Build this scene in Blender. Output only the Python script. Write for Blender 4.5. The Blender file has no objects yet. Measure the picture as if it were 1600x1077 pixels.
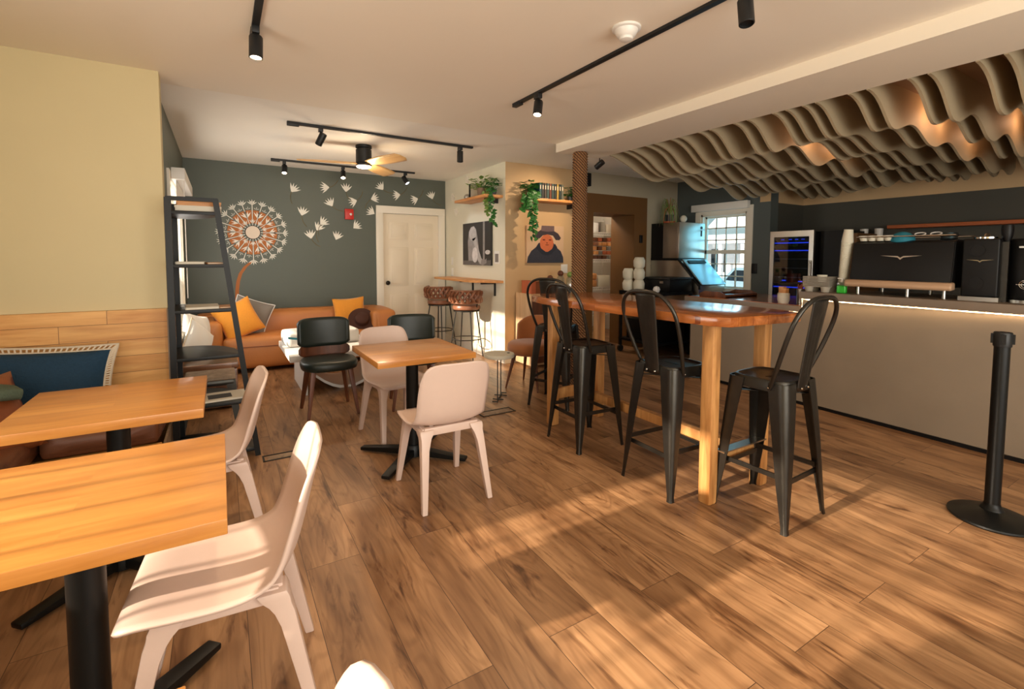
import bpy, bmesh, math, random
from mathutils import Vector, Matrix, Euler
S = bpy.context.scene
COL = S.collection
PI = math.pi
random.seed(7)

def rgb(r, g, b):
    f = lambda c: (c/255/12.92) if c/255 <= 0.04045 else ((c/255+0.055)/1.055)**2.4
    return (f(r), f(g), f(b), 1)

# ------------------------------------------------------------------ camera
F, CX, CY, H = 749.456, 800.0, 446.048, 1.38
yaw, pit, rol = [math.radians(a) for a in (31.3113, 3.3973, 0.2088)]
fw = Vector((math.sin(yaw)*math.cos(pit), math.cos(yaw)*math.cos(pit), -math.sin(pit)))
rt = Vector((math.cos(yaw), -math.sin(yaw), 0)); up = rt.cross(fw)
r2 = rt*math.cos(rol)+up*math.sin(rol); u2 = -rt*math.sin(rol)+up*math.cos(rol)
cam = bpy.data.cameras.new('camera'); camo = bpy.data.objects.new('camera', cam); COL.objects.link(camo)
camo.matrix_world = Matrix(((r2.x, u2.x, -fw.x, 0), (r2.y, u2.y, -fw.y, 0), (r2.z, u2.z, -fw.z, H), (0, 0, 0, 1)))
cam.sensor_width = 36; cam.lens = F/1600*36; cam.clip_start = 0.05; cam.clip_end = 200
cam.shift_y = -(538.5-CY)/1600
S.camera = camo
S.view_settings.view_transform = 'Standard'; S.view_settings.look = 'None'
S.view_settings.gamma = 1; S.view_settings.use_curve_mapping = False
S.view_settings.exposure = 0.12

# ------------------------------------------------------------------ world, sun, daylight
W = bpy.data.worlds.new('sky'); S.world = W; W.use_nodes = True
W.node_tree.nodes['Background'].inputs[0].default_value = (0.55, 0.85, 1.0, 1)
W.node_tree.nodes['Background'].inputs[1].default_value = 0.75

def lamp(name, kind, loc, energy, color, rot=None, to=None, **kw):
    l = bpy.data.lights.new(name, kind); l.energy = energy; l.color = color
    for k, v in kw.items(): setattr(l, k, v)
    o = bpy.data.objects.new(name, l); COL.objects.link(o); o.location = loc
    if to is not None: o.rotation_euler = (Vector(to)-Vector(loc)).to_track_quat('-Z', 'Y').to_euler()
    if rot is not None: o.rotation_euler = rot
    return o
WARM = (1.0, 0.80, 0.58)
EL = math.radians(20.0)
lamp('sun', 'SUN', (-8, 1, 5), 9.5, (1.0, 0.84, 0.66), to=(-8+math.cos(EL), 1.0-.04, 5-math.sin(EL)), angle=0.022)
# window daylight as area lamps; front one is added fill behind the camera
lamp('front_fill', 'AREA', (1.2, -2.35, 1.45), 165, (1.0, 0.93, 0.83), to=(1.2, 2, 2.6), shape='RECTANGLE', size=4.4, size_y=1.7)
lamp('daylight_side', 'AREA', (-1.50, 1.33, 1.32), 30, (1.0, 0.92, 0.81), to=(2, 1.33, 2.6), shape='RECTANGLE', size=1.6, size_y=0.95)
lamp('daylight_lounge', 'AREA', (-0.50, 5.75, 1.35), 26, (1.0, 0.95, 0.88), to=(2, 5.75, 2.6), shape='RECTANGLE', size=1.1, size_y=1.3)
lamp('daylight_bar', 'AREA', (6.62, 4.5, 1.45), 6, (0.14, 0.66, 0.95), to=(4, 4.0, 1.1), shape='RECTANGLE', size=0.75, size_y=1.0)

# ------------------------------------------------------------------ mesh helper
class M:
    def __init__(s): s.bm = bmesh.new()
    def face(s, vs):
        try: return s.bm.faces.new(vs)
        except ValueError: return None
    def hexa(s, P):
        v = [s.bm.verts.new(p) for p in P]
        for f in ((0,3,2,1),(4,5,6,7),(0,1,5,4),(1,2,6,5),(2,3,7,6),(3,0,4,7)): s.face([v[i] for i in f])
        return s
    def box(s, x0, x1, y0, y1, z0, z1):
        return s.hexa([(x0,y0,z0),(x1,y0,z0),(x1,y1,z0),(x0,y1,z0),(x0,y0,z1),(x1,y0,z1),(x1,y1,z1),(x0,y1,z1)])
    def bar(s, p0, p1, w0, h0, w1=None, h1=None, ref=(0,0,1)):
        p0, p1 = Vector(p0), Vector(p1); d = (p1-p0).normalized(); w1 = w0 if w1 is None else w1; h1 = h0 if h1 is None else h1
        ref = Vector(ref)
        if abs(d.dot(ref)) > 0.98: ref = Vector((0,1,0)) if abs(d.y) < .9 else Vector((1,0,0))
        a = d.cross(ref).normalized(); b = a.cross(d).normalized()
        q = lambda p, w, h: [p-a*w/2-b*h/2, p+a*w/2-b*h/2, p+a*w/2+b*h/2, p-a*w/2+b*h/2]
        return s.hexa(q(p0,w0,h0)+q(p1,w1,h1))
    def rings(s, R, closed=False, cap=True):
        vs = [[s.bm.verts.new(p) for p in r] for r in R]; n = len(vs[0])
        m = len(vs)
        for i in range(m if closed else m-1):
            a, b = vs[i], vs[(i+1) % m]
            for j in range(n): s.face([a[j], a[(j+1)%n], b[(j+1)%n], b[j]])
        if cap and not closed: s.face(vs[0][::-1]); s.face(vs[-1])
        return s
    def tube(s, pts, r, seg=10, closed=False, flat=1.0):
        pts = [Vector(p) for p in pts]; n = len(pts); R = []; prev = None
        for i, p in enumerate(pts):
            if closed: d = pts[(i+1)%n]-pts[i-1]
            else: d = pts[min(i+1,n-1)]-pts[max(i-1,0)]
            d.normalize()
            if prev is None:
                ref = Vector((0,0,1)) if abs(d.z) < .9 else Vector((1,0,0)); a = d.cross(ref).normalized()
            else: a = (prev-d*prev.dot(d)).normalized()
            prev = a; b = d.cross(a); rr = r[i] if isinstance(r, (list, tuple)) else r
            R.append([p+a*math.cos(2*PI*k/seg)*rr+b*math.sin(2*PI*k/seg)*rr*flat for k in range(seg)])
        return s.rings(R, closed)
    def cyl(s, p0, p1, r0, r1=None, seg=20): return s.tube([p0, p1], [r0, r0 if r1 is None else r1], seg)
    def lathe(s, prof, c=(0,0,0), seg=28, axis='z'):
        R = []
        for r, z in prof:
            ring = []
            for k in range(seg):
                a = 2*PI*k/seg; x, y = r*math.cos(a), r*math.sin(a)
                p = (x, y, z) if axis == 'z' else ((z, x, y) if axis == 'x' else (y, z, x))
                ring.append((p[0]+c[0], p[1]+c[1], p[2]+c[2]))
            R.append(ring)
        return s.rings(R)
    def prism(s, pts, a0, a1, axis='z'):
        f = {'z': lambda p, a: (p[0], p[1], a), 'y': lambda p, a: (p[0], a, p[1]), 'x': lambda p, a: (a, p[0], p[1])}[axis]
        return s.rings([[f(p, a0) for p in pts], [f(p, a1) for p in pts]])
    def grid(s, fn, nu, nv):
        v = [[s.bm.verts.new(fn(i/nu, j/nv)) for j in range(nv+1)] for i in range(nu+1)]
        for i in range(nu):
            for j in range(nv): s.face([v[i][j], v[i+1][j], v[i+1][j+1], v[i][j+1]])
        return s
    def ball(s, c, r, seg=16, rz=None, jit=0):
        rz = rz or r; n = seg//2; prof = []
        st = len(s.bm.verts)
        for i in range(n+1):
            t = -PI/2+PI*i/n; prof.append((max(r*math.cos(t), 1e-4), rz*math.sin(t)))
        return s.lathe(prof, c, seg)
    def bevel(s, w, seg=2, ang=30):
        s.bm.normal_update()
        es = [e for e in s.bm.edges if len(e.link_faces) == 2 and e.calc_face_angle(0) > math.radians(ang)]
        bmesh.ops.bevel(s.bm, geom=es, offset=w, segments=seg, profile=0.6, affect='EDGES', clamp_overlap=True)
        return s
    def xf(s, mat):
        bmesh.ops.transform(s.bm, matrix=mat, verts=s.bm.verts[:]); return s

def obj(name, m, material, parent=None, loc=None, rot=None, smooth=40):
    bmesh.ops.recalc_face_normals(m.bm, faces=m.bm.faces[:])
    me = bpy.data.meshes.new(name); m.bm.to_mesh(me); m.bm.free()
    if smooth:
        me.polygons.foreach_set('use_smooth', [True]*len(me.polygons)); me.set_sharp_from_angle(angle=math.radians(smooth))
    for mm in (material if isinstance(material, list) else [material]): me.materials.append(mm)
    o = bpy.data.objects.new(name, me); COL.objects.link(o)
    if parent: o.parent = parent
    if loc: o.location = loc
    if rot: o.rotation_euler = rot
    return o
def tag(o, label, cat, group=None):
    o['label'] = label; o['category'] = cat
    if group: o['group'] = group
    return o
def thing(name, label, cat, loc=(0,0,0), rz=0, group=None, rot=None):
    o = bpy.data.objects.new(name, None); o.empty_display_size = .1; COL.objects.link(o)
    o.location = loc; o.rotation_euler = rot or (0,0,rz)
    return tag(o, label, cat, group)
def solo(name, m, material, label, cat, group=None, loc=None, rot=None, smooth=40):
    return tag(obj(name, m, material, None, loc, rot, smooth), label, cat, group)
def struct(name, m, material, parent=None, smooth=None, loc=None):
    o = obj(name, m, material, parent, loc, None, smooth)
    if not parent: o['kind'] = 'structure'
    return o
def dup(root, loc, rz, label, group=None):
    def cp(o, par):
        c = o.copy(); COL.objects.link(c)
        if par: c.parent = par
        for ch in list(o.children): cp(ch, c)
        return c
    r = cp(root, None); r.location = loc; r.rotation_euler = (0,0,rz); r['label'] = label
    if group: r['group'] = group
    return r
def mod_solid(o, t, off=0):
    md = o.modifiers.new('thickness', 'SOLIDIFY'); md.thickness = t; md.offset = off; return o
def mod_sub(o, n=1):
    md = o.modifiers.new('smooth', 'SUBSURF'); md.levels = n; md.render_levels = n; return o

# ------------------------------------------------------------------ materials
def newmat(name):
    m = bpy.data.materials.new(name); m.use_nodes = True
    nt = m.node_tree; b = nt.nodes['Principled BSDF']; return m, nt, b
def plain(name, c, rough=0.5, metal=0, emit=None, es=0, noise=0, nscale=20, bump=0, bscale=60, spec=None, coat=0, trans=0, sheen=0):
    m, nt, b = newmat(name); N = nt.nodes; L = nt.links
    b.inputs['Base Color'].default_value = c; b.inputs['Roughness'].default_value = rough; b.inputs['Metallic'].default_value = metal
    if spec is not None: b.inputs['Specular IOR Level'].default_value = spec
    if coat: b.inputs['Coat Weight'].default_value = coat; b.inputs['Coat Roughness'].default_value = .08
    if trans: b.inputs['Transmission Weight'].default_value = trans
    if sheen: b.inputs['Sheen Weight'].default_value = sheen
    if emit: b.inputs['Emission Color'].default_value = emit; b.inputs['Emission Strength'].default_value = es
    tc = N.new('ShaderNodeTexCoord')
    if noise:
        n = N.new('ShaderNodeTexNoise'); n.inputs['Scale'].default_value = nscale; n.inputs['Detail'].default_value = 5
        L.new(tc.outputs['Object'], n.inputs['Vector'])
        mx = N.new('ShaderNodeMix'); mx.data_type = 'RGBA'; mx.blend_type = 'MIX'
        lo = tuple(x*(1-noise) for x in c[:3])+(1,); hi = tuple(min(1, x*(1+noise)) for x in c[:3])+(1,)
        mx.inputs['A'].default_value = lo; mx.inputs['B'].default_value = hi
        L.new(n.outputs['Fac'], mx.inputs['Factor']); L.new(mx.outputs['Result'], b.inputs['Base Color'])
    if bump:
        n = N.new('ShaderNodeTexNoise'); n.inputs['Scale'].default_value = bscale; n.inputs['Detail'].default_value = 4
        L.new(tc.outputs['Object'], n.inputs['Vector'])
        bp = N.new('ShaderNodeBump'); bp.inputs['Strength'].default_value = bump; bp.inputs['Distance'].default_value = .01
        L.new(n.outputs['Fac'], bp.inputs['Height']); L.new(bp.outputs['Normal'], b.inputs['Normal'])
    return m
def ramp(nt, stops):
    r = nt.nodes.new('ShaderNodeValToRGB'); e = r.color_ramp.elements
    while len(e) < len(stops): e.new(.5)
    for i, (p, c) in enumerate(stops): e[i].position = p; e[i].color = c
    return r
def wood(name, dark, light, axis='x', scale=1.0, rough=.4, coat=0, knots=True, strips=None, stripw=.08, striplen=.5, gap=(0.10,0.05,0.02,1), bump=.15, hue=.25):
    """grain stretched along axis; strips = glued or laid boards across the other axis ('y','z')"""
    m, nt, b = newmat(name); N = nt.nodes; L = nt.links
    tc = N.new('ShaderNodeTexCoord'); b.inputs['Roughness'].default_value = rough
    if coat: b.inputs['Coat Weight'].default_value = coat; b.inputs['Coat Roughness'].default_value = .12
    sep = N.new('ShaderNodeSeparateXYZ'); L.new(tc.outputs['Object'], sep.inputs[0])
    al = sep.outputs['xyz'.index(axis)]; others = [a for a in 'xyz' if a != axis]
    comb = N.new('ShaderNodeCombineXYZ')
    ax2 = strips or others[0]; ax3 = [a for a in others if a != ax2][0]
    L.new(al, comb.inputs[0]); L.new(sep.outputs['xyz'.index(ax2)], comb.inputs[1]); L.new(sep.outputs['xyz'.index(ax3)], comb.inputs[2])
    brick = None
    if strips:
        brick = N.new('ShaderNodeTexBrick'); brick.offset = .37; brick.offset_frequency = 2; brick.squash = 1
        brick.inputs['Color1'].default_value = (0,0,0,1); brick.inputs['Color2'].default_value = (1,1,1,1)
        brick.inputs['Mortar'].default_value = (.5,.5,.5,1)
        brick.inputs['Scale'].default_value = 1; brick.inputs['Mortar Size'].default_value = .0012 if stripw > .1 else .0004
        brick.inputs['Mortar Smooth'].default_value = 0; brick.inputs['Bias'].default_value = 0
        brick.inputs['Brick Width'].default_value = striplen; brick.inputs['Row Height'].default_value = stripw
        L.new(comb.outputs[0], brick.inputs['Vector'])
    mp = N.new('ShaderNodeMapping'); mp.inputs['Scale'].default_value = (1.6*scale, 16*scale, 16*scale)
    L.new(comb.outputs[0], mp.inputs['Vector'])
    n1 = N.new('ShaderNodeTexNoise'); n1.noise_dimensions = '4D'; n1.inputs['Scale'].default_value = 1; n1.inputs['Detail'].default_value = 7; n1.inputs['Roughness'].default_value = .62; n1.inputs['Distortion'].default_value = .6
    mp2 = N.new('ShaderNodeMapping'); mp2.inputs['Scale'].default_value = (.9*scale, 4.5*scale, 4.5*scale); L.new(comb.outputs[0], mp2.inputs['Vector'])
    n2 = N.new('ShaderNodeTexNoise'); n2.noise_dimensions = '4D'; n2.inputs['Scale'].default_value = 1.4; n2.inputs['Detail'].default_value = 3; n2.inputs['Distortion'].default_value = 1.6
    L.new(mp.outputs[0], n1.inputs['Vector']); L.new(mp2.outputs[0], n2.inputs['Vector'])
    if brick:
        w = N.new('ShaderNodeMath'); w.operation = 'MULTIPLY'; w.inputs[1].default_value = 37; L.new(brick.outputs['Color'], w.inputs[0])
        L.new(w.outputs[0], n1.inputs['W']); L.new(w.outputs[0], n2.inputs['W'])
    r1 = ramp(nt, [(.33, dark), (.67, light)]); L.new(n1.outputs['Fac'], r1.inputs[0])
    cur = r1.outputs[0]
    if knots:
        r2_ = ramp(nt, [(.30, (.34,.28,.24,1)), (.42, (.8,.76,.72,1)), (.55, (1,1,1,1))]); L.new(n2.outputs['Fac'], r2_.inputs[0])
        mx = N.new('ShaderNodeMix'); mx.data_type = 'RGBA'; mx.blend_type = 'MULTIPLY'; mx.inputs['Factor'].default_value = .85 if knots is True else knots
        L.new(cur, mx.inputs['A']); L.new(r2_.outputs[0], mx.inputs['B']); cur = mx.outputs['Result']
    if brick:
        hr = ramp(nt, [(0, (1-hue, 1-hue*1.1, 1-hue*1.25, 1)), (1, (1, 1, 1, 1))]); L.new(brick.outputs['Color'], hr.inputs[0])
        mx = N.new('ShaderNodeMix'); mx.data_type = 'RGBA'; mx.blend_type = 'MULTIPLY'; mx.inputs['Factor'].default_value = 1
        L.new(cur, mx.inputs['A']); L.new(hr.outputs[0], mx.inputs['B']); cur = mx.outputs['Result']
        mx = N.new('ShaderNodeMix'); mx.data_type = 'RGBA'; L.new(brick.outputs['Fac'], mx.inputs['Factor'])
        L.new(cur, mx.inputs['A']); mx.inputs['B'].default_value = gap; cur = mx.outputs['Result']
    L.new(cur, b.inputs['Base Color'])
    if bump:
        bp = N.new('ShaderNodeBump'); bp.inputs['Strength'].default_value = bump; bp.inputs['Distance'].default_value = .004
        L.new(n1.outputs['Fac'], bp.inputs['Height']); L.new(bp.outputs['Normal'], b.inputs['Normal'])
        rr = N.new('ShaderNodeMapRange'); rr.inputs['To Min'].default_value = rough-.07; rr.inputs['To Max'].default_value = rough+.1
        L.new(n1.outputs['Fac'], rr.inputs['Value']); L.new(rr.outputs[0], b.inputs['Roughness'])
    return m

def floor_mat():
    m, nt, b = newmat('floor_oak'); N = nt.nodes; L = nt.links
    tc = N.new('ShaderNodeTexCoord'); sep = N.new('ShaderNodeSeparateXYZ'); L.new(tc.outputs['Object'], sep.inputs[0])
    def math_(op, a, b_=None, c=None):
        n = N.new('ShaderNodeMath'); n.operation = op
        for i, v in enumerate((a, b_, c)):
            if v is None: continue
            if isinstance(v, (int, float)): n.inputs[i].default_value = v
            else: L.new(v, n.inputs[i])
        return n.outputs[0]
    xs = math_('ADD', sep.outputs[0], 2.10-.052+.0)   # board seams fall at x = 0.285, 0.518, 0.751 ...
    cb = N.new('ShaderNodeCombineXYZ'); L.new(sep.outputs[1], cb.inputs[0]); L.new(xs, cb.inputs[1])
    br = N.new('ShaderNodeTexBrick'); br.offset = .37; br.offset_frequency = 2; br.squash = 1
    for k, v in (('Color1',(0,0,0,1)),('Color2',(1,1,1,1)),('Mortar',(.5,.5,.5,1)),('Scale',1),('Mortar Size',.0013),('Mortar Smooth',.3),('Bias',0),('Brick Width',1.35),('Row Height',.2333)): br.inputs[k].default_value = v
    L.new(cb.outputs[0], br.inputs['Vector'])
    off = math_('MULTIPLY', br.outputs['Color'], 43.0)
    def noise(sy, sx, detail, dist, rough=.6, woff=0):
        c = N.new('ShaderNodeCombineXYZ'); L.new(math_('MULTIPLY', sep.outputs[1], sy), c.inputs[0]); L.new(math_('MULTIPLY', sep.outputs[0], sx), c.inputs[1])
        n = N.new('ShaderNodeTexNoise'); n.noise_dimensions = '4D'; n.inputs['Scale'].default_value = 1; n.inputs['Detail'].default_value = detail; n.inputs['Distortion'].default_value = dist; n.inputs['Roughness'].default_value = rough
        L.new(c.outputs[0], n.inputs['Vector']); L.new(math_('ADD', off, woff), n.inputs['W']); return n.outputs['Fac'], c.outputs[0]
    fine, _ = noise(2.2, 55, 6, .3); broad, _ = noise(.9, 5.5, 3, 1.1, .55, 7.3); ringn, _ = noise(.8, 4.2, 2, .9, .45, 19.1); dark, _ = noise(1.5, 9, 4, 2.2, .6, 31.7)
    def mulc(cur, r, f):
        mx = N.new('ShaderNodeMix'); mx.data_type = 'RGBA'; mx.blend_type = 'MULTIPLY'; mx.inputs['Factor'].default_value = f
        L.new(cur, mx.inputs['A']); L.new(r, mx.inputs['B']); return mx.outputs['Result']
    r1 = ramp(nt, [(.36, rgb(138,99,66)), (.64, rgb(192,148,106))]); L.new(broad, r1.inputs[0]); cur = r1.outputs[0]
    r = ramp(nt, [(.35, (.80,.77,.73,1)), (.62, (1,1,1,1))]); L.new(fine, r.inputs[0]); cur = mulc(cur, r.outputs[0], .9)
    ring = math_('SINE', math_('MULTIPLY', ringn, 95.0)); r = ramp(nt, [(.0, (.70,.65,.60,1)), (.5, (1,1,1,1))]); L.new(math_('MULTIPLY_ADD', ring, .5, .5), r.inputs[0]); cur = mulc(cur, r.outputs[0], .55)
    r = ramp(nt, [(.31, (.26,.21,.18,1)), (.37, (.58,.51,.46,1)), (.45, (1,1,1,1))]); L.new(dark, r.inputs[0]); cur = mulc(cur, r.outputs[0], .95)
    vo = N.new('ShaderNodeTexVoronoi'); vo.voronoi_dimensions = '3D'; vo.inputs['Scale'].default_value = 1
    c = N.new('ShaderNodeCombineXYZ'); L.new(math_('MULTIPLY', sep.outputs[1], 1.15), c.inputs[0]); L.new(math_('MULTIPLY', sep.outputs[0], 3.2), c.inputs[1]); L.new(math_('MULTIPLY', ringn, .35), c.inputs[2]); L.new(c.outputs[0], vo.inputs['Vector'])
    r = ramp(nt, [(.03, (.26,.18,.13,1)), (.075, (.60,.50,.42,1)), (.16, (1,1,1,1))]); L.new(vo.outputs['Distance'], r.inputs[0]); cur = mulc(cur, r.outputs[0], .9)
    r = ramp(nt, [(0, (.74,.70,.66,1)), (1, (1,1,1,1))]); L.new(br.outputs['Color'], r.inputs[0]); cur = mulc(cur, r.outputs[0], 1)
    mx = N.new('ShaderNodeMix'); mx.data_type = 'RGBA'; L.new(br.outputs['Fac'], mx.inputs['Factor']); L.new(cur, mx.inputs['A']); mx.inputs['B'].default_value = rgb(66,42,26)
    L.new(mx.outputs['Result'], b.inputs['Base Color'])
    rr = N.new('ShaderNodeMapRange'); rr.inputs['To Min'].default_value = .30; rr.inputs['To Max'].default_value = .48; L.new(fine, rr.inputs['Value']); L.new(rr.outputs[0], b.inputs['Roughness'])
    bp = N.new('ShaderNodeBump'); bp.inputs['Strength'].default_value = .12; bp.inputs['Distance'].default_value = .003; L.new(fine, bp.inputs['Height']); L.new(bp.outputs['Normal'], b.inputs['Normal'])
    return m
MF = floor_mat()
M_ceil = plain('ceiling_paint', rgb(243,233,215), .7, noise=.02, nscale=2)
M_ceil2 = plain('ceiling_paint_white', rgb(246,240,228), .7, noise=.02, nscale=2)
M_beam = plain('beam_paint', rgb(243,232,212), .65, noise=.02, nscale=2)
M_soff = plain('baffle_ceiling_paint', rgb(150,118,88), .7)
M_cream = plain('cream_wall', rgb(208,192,148), .6, noise=.03, nscale=3)
M_cream2 = plain('pale_cream_wall', rgb(226,220,198), .6, noise=.03, nscale=3)
M_tan = plain('tan_wall', rgb(206,172,128), .6, noise=.03, nscale=3)
M_grey = plain('greige_wall', rgb(176,164,140), .6, noise=.03, nscale=3)
M_green = plain('dark_green_wall', rgb(88,94,84), .5, noise=.05, nscale=3)
M_slate = plain('dark_slate_wall', rgb(82,90,88), .5, noise=.05, nscale=3)
M_dark = plain('charcoal_wall', rgb(70,68,60), .6, noise=.05, nscale=3)
M_brown = plain('brown_wall', rgb(108,72,32), .5, noise=.05, nscale=3)
M_white = plain('white_trim', rgb(236,228,212), .45)
M_door = plain('door_paint', rgb(234,220,196), .45)
M_store = plain('storage_wall', rgb(220,215,205), .7)
M_black = plain('black_metal', rgb(15,16,15), .42, .0, spec=.3, noise=.15, nscale=30)
M_blackp = plain('black_powder', rgb(34,34,34), .45, .3)
M_gun = plain('gunmetal', rgb(66,63,58), .36, .85, noise=.22, nscale=14, bump=.05, bscale=90)
M_knob = plain('dark_bronze', rgb(40,32,26), .3, .9)
M_chair = plain('chair_shell', rgb(216,190,175), .42, noise=.02, nscale=40, bump=.03, bscale=200)
M_table = wood('table_oak', rgb(186,118,50), rgb(216,150,74), 'x', 1.1, .33, coat=.25, knots=.12, strips='y', stripw=.09, striplen=.9, gap=rgb(190,128,60), hue=.10, bump=.05)
M_bar = wood('bar_slab', rgb(150,80,38), rgb(214,132,70), 'y', .9, .18, coat=.5, knots=.7, strips='x', stripw=.115, striplen=1.5, gap=rgb(120,60,30), hue=.28, bump=.03)
M_baredge = wood('bar_timber', rgb(176,116,58), rgb(226,170,104), 'z', 1.2, .5, knots=.6)
M_pine = wood('pine_boards', rgb(206,142,72), rgb(238,184,112), 'x', .9, .45, knots=.35, strips='z', stripw=.105, striplen=.62, gap=rgb(96,58,26), hue=.12)
M_pale = wood('pale_veneer', rgb(196,158,116), rgb(222,188,148), 'z', .8, .5, knots=.1)
M_shelf = wood('shelf_wood', rgb(190,124,66), rgb(226,164,100), 'x', 1, .45, knots=.2)
M_shelfy = wood('shelf_wood_side', rgb(190,124,66), rgb(226,164,100), 'y', 1, .45, knots=.2)
M_walnut = wood('walnut', rgb(78,42,24), rgb(122,70,42), 'z', 1.2, .4, knots=.3)
M_fan = wood('fan_blade_wood', rgb(214,160,96), rgb(240,196,132), 'x', 1, .4, knots=False)
M_barrel = wood('weathered_boards', rgb(120,98,78), rgb(170,146,120), 'z', 1, .6, knots=.4)
M_trunk = wood('trunk_wood', rgb(128,84,56), rgb(176,124,88), 'x', 1.4, .3, coat=.3, knots=.4, strips='z', stripw=.06, striplen=.2, hue=.2)
M_leather = plain('tan_leather', rgb(192,122,64), .42, noise=.12, nscale=5, bump=.12, bscale=55)
M_leath2 = plain('brown_leather', rgb(132,70,36), .4, noise=.15, nscale=6, bump=.12, bscale=60)
M_leath3 = plain('cognac_leather', rgb(138,90,64), .36, noise=.12, nscale=9, bump=.1, bscale=80)
M_cush = plain('bench_leather', rgb(112,68,44), .45, noise=.1, nscale=6, bump=.1, bscale=60)
M_must = plain('mustard_velvet', rgb(226,146,36), .75, noise=.1, nscale=60, bump=.2, bscale=120, sheen=.3)
M_greyf = plain('grey_fabric', rgb(128,120,112), .9, noise=.06, nscale=120, bump=.2, bscale=250)
M_whitef = plain('white_fabric', rgb(226,222,216), .9, bump=.3, bscale=120)
M_blue = plain('navy_cotton', rgb(18,54,78), .85, noise=.2, nscale=70, bump=.5, bscale=90)
M_crochet = plain('cream_crochet', rgb(212,196,172), .9, bump=.3, bscale=200)
M_hat = plain('brown_felt', rgb(72,40,28), .85, bump=.1)
M_dkgreen = plain('dark_green_vinyl', rgb(34,42,36), .42, noise=.1, nscale=10)
M_rust = plain('rust_velvet', rgb(164,98,46), .75, sheen=.4, noise=.1, nscale=8)
M_wool = plain('green_wool', rgb(86,98,80), .95, noise=.2, nscale=90, bump=.4, bscale=160)
M_conc = plain('counter_plaster', rgb(142,126,107), .5, noise=.14, nscale=3.5, bump=.25, bscale=7)
M_ctop = plain('counter_edge', rgb(132,116,100), .4, noise=.12, nscale=9)
M_fin = plain('baffle_board', rgb(170,152,122), .65, noise=.06, nscale=4)
M_steel = plain('brushed_steel', rgb(190,186,178), .28, 1.0, noise=.05, nscale=40)
M_steeld = plain('steel_mirror', rgb(168,180,184), .28, 1.0)
M_chrome = plain('chrome', rgb(220,220,220), .1, 1.0)
M_espb = plain('machine_black', rgb(13,12,12), .45, spec=.3)
M_pglass = plain('smoked_glass', rgb(10,12,18), .05, 0)
M_white2 = plain('white_plastic', rgb(232,228,220), .4)
M_paper = plain('paper', rgb(216,206,188), .8)
M_pulp = plain('grey_pulp', rgb(176,166,150), .9, bump=.3)
M_foam = plain('foam_white', rgb(222,216,196), .6)
M_teal = plain('teal_cloth', rgb(28,120,140), .7, bump=.2)
M_terra = plain('terracotta', rgb(186,96,58), .6)
M_pot = plain('stone_pot', rgb(128,104,84), .7, noise=.1)
M_clay = plain('dark_pot', rgb(46,50,52), .5)
M_leaf = plain('leaf_green', rgb(44,104,40), .45, noise=.35, nscale=25)
M_leafv = plain('leaf_variegated', rgb(122,150,72), .45, noise=.4, nscale=40)
M_stem = plain('dry_stem', rgb(150,120,80), .7)
M_red = plain('alarm_red', rgb(196,34,20), .4)
M_brass = plain('dark_board', rgb(34,34,32), .7)
M_gsoap = plain('green_soap', rgb(60,190,60), .2, emit=rgb(40,170,50), es=.0)
M_snow = plain('snow_ground', rgb(240,244,250), .8)
M_siding = plain('white_siding', rgb(236,238,240), .7)
M_roof = plain('grey_roof', rgb(96,120,130), .8)
M_car = plain('car_paint', rgb(130,160,175), .3, .3)
M_muralw = plain('mural_white', rgb(236,232,220), .6)
M_muralo = plain('mural_orange', rgb(176,100,36), .6)
M_muralp = plain('mural_peach', rgb(224,206,186), .6)
M_muralf = plain('mural_faint', rgb(112,98,62), .6)
def emis(name, c, s):
    m, nt, b = newmat(name); b.inputs['Base Color'].default_value = (0.9,.9,.9,1); b.inputs['Emission Color'].default_value = c; b.inputs['Emission Strength'].default_value = s; return m
M_lens = emis('lamp_lens', (1,.72,.45,1), 14)
M_lensw = emis('lamp_lens_cool', (.85,.9,1,1), 14)
M_led = emis('led_beads', (1,.66,.30,1), 7)
def _beads():
    nt = M_led.node_tree; N = nt.nodes; L = nt.links; tc = N.new('ShaderNodeTexCoord'); w = N.new('ShaderNodeTexWave'); w.bands_direction = 'DIAGONAL'
    w.inputs['Scale'].default_value = 11; L.new(tc.outputs['Object'], w.inputs['Vector']); r = N.new('ShaderNodeMapRange'); r.inputs['From Min'].default_value = .45; r.inputs['To Min'].default_value = 1.2; r.inputs['To Max'].default_value = 9
    L.new(w.outputs['Fac'], r.inputs['Value']); L.new(r.outputs[0], N['Principled BSDF'].inputs['Emission Strength'])
_beads()
M_blueled = emis('blue_fridge_light', (.02,.08,1,1), 3.0)
def rope():
    m, nt, b = newmat('manila_rope'); N = nt.nodes; L = nt.links
    tc = N.new('ShaderNodeTexCoord'); w = N.new('ShaderNodeTexWave'); w.inputs['Scale'].default_value = 14; w.inputs['Distortion'].default_value = 2; w.inputs['Detail'].default_value = 2
    mp = N.new('ShaderNodeMapping'); mp.inputs['Rotation'].default_value = (.5,.6,.8); L.new(tc.outputs['Object'], mp.inputs[0]); L.new(mp.outputs[0], w.inputs['Vector'])
    r = ramp(nt, [(.1, rgb(74,46,26)), (.8, rgb(158,112,70))]); L.new(w.outputs['Fac'], r.inputs[0]); L.new(r.outputs[0], b.inputs['Base Color'])
    bp = N.new('ShaderNodeBump'); bp.inputs['Strength'].default_value = .6; bp.inputs['Distance'].default_value = .01; L.new(w.outputs['Fac'], bp.inputs['Height']); L.new(bp.outputs['Normal'], b.inputs['Normal'])
    b.inputs['Roughness'].default_value = .85; return m
M_rope = rope()
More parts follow.
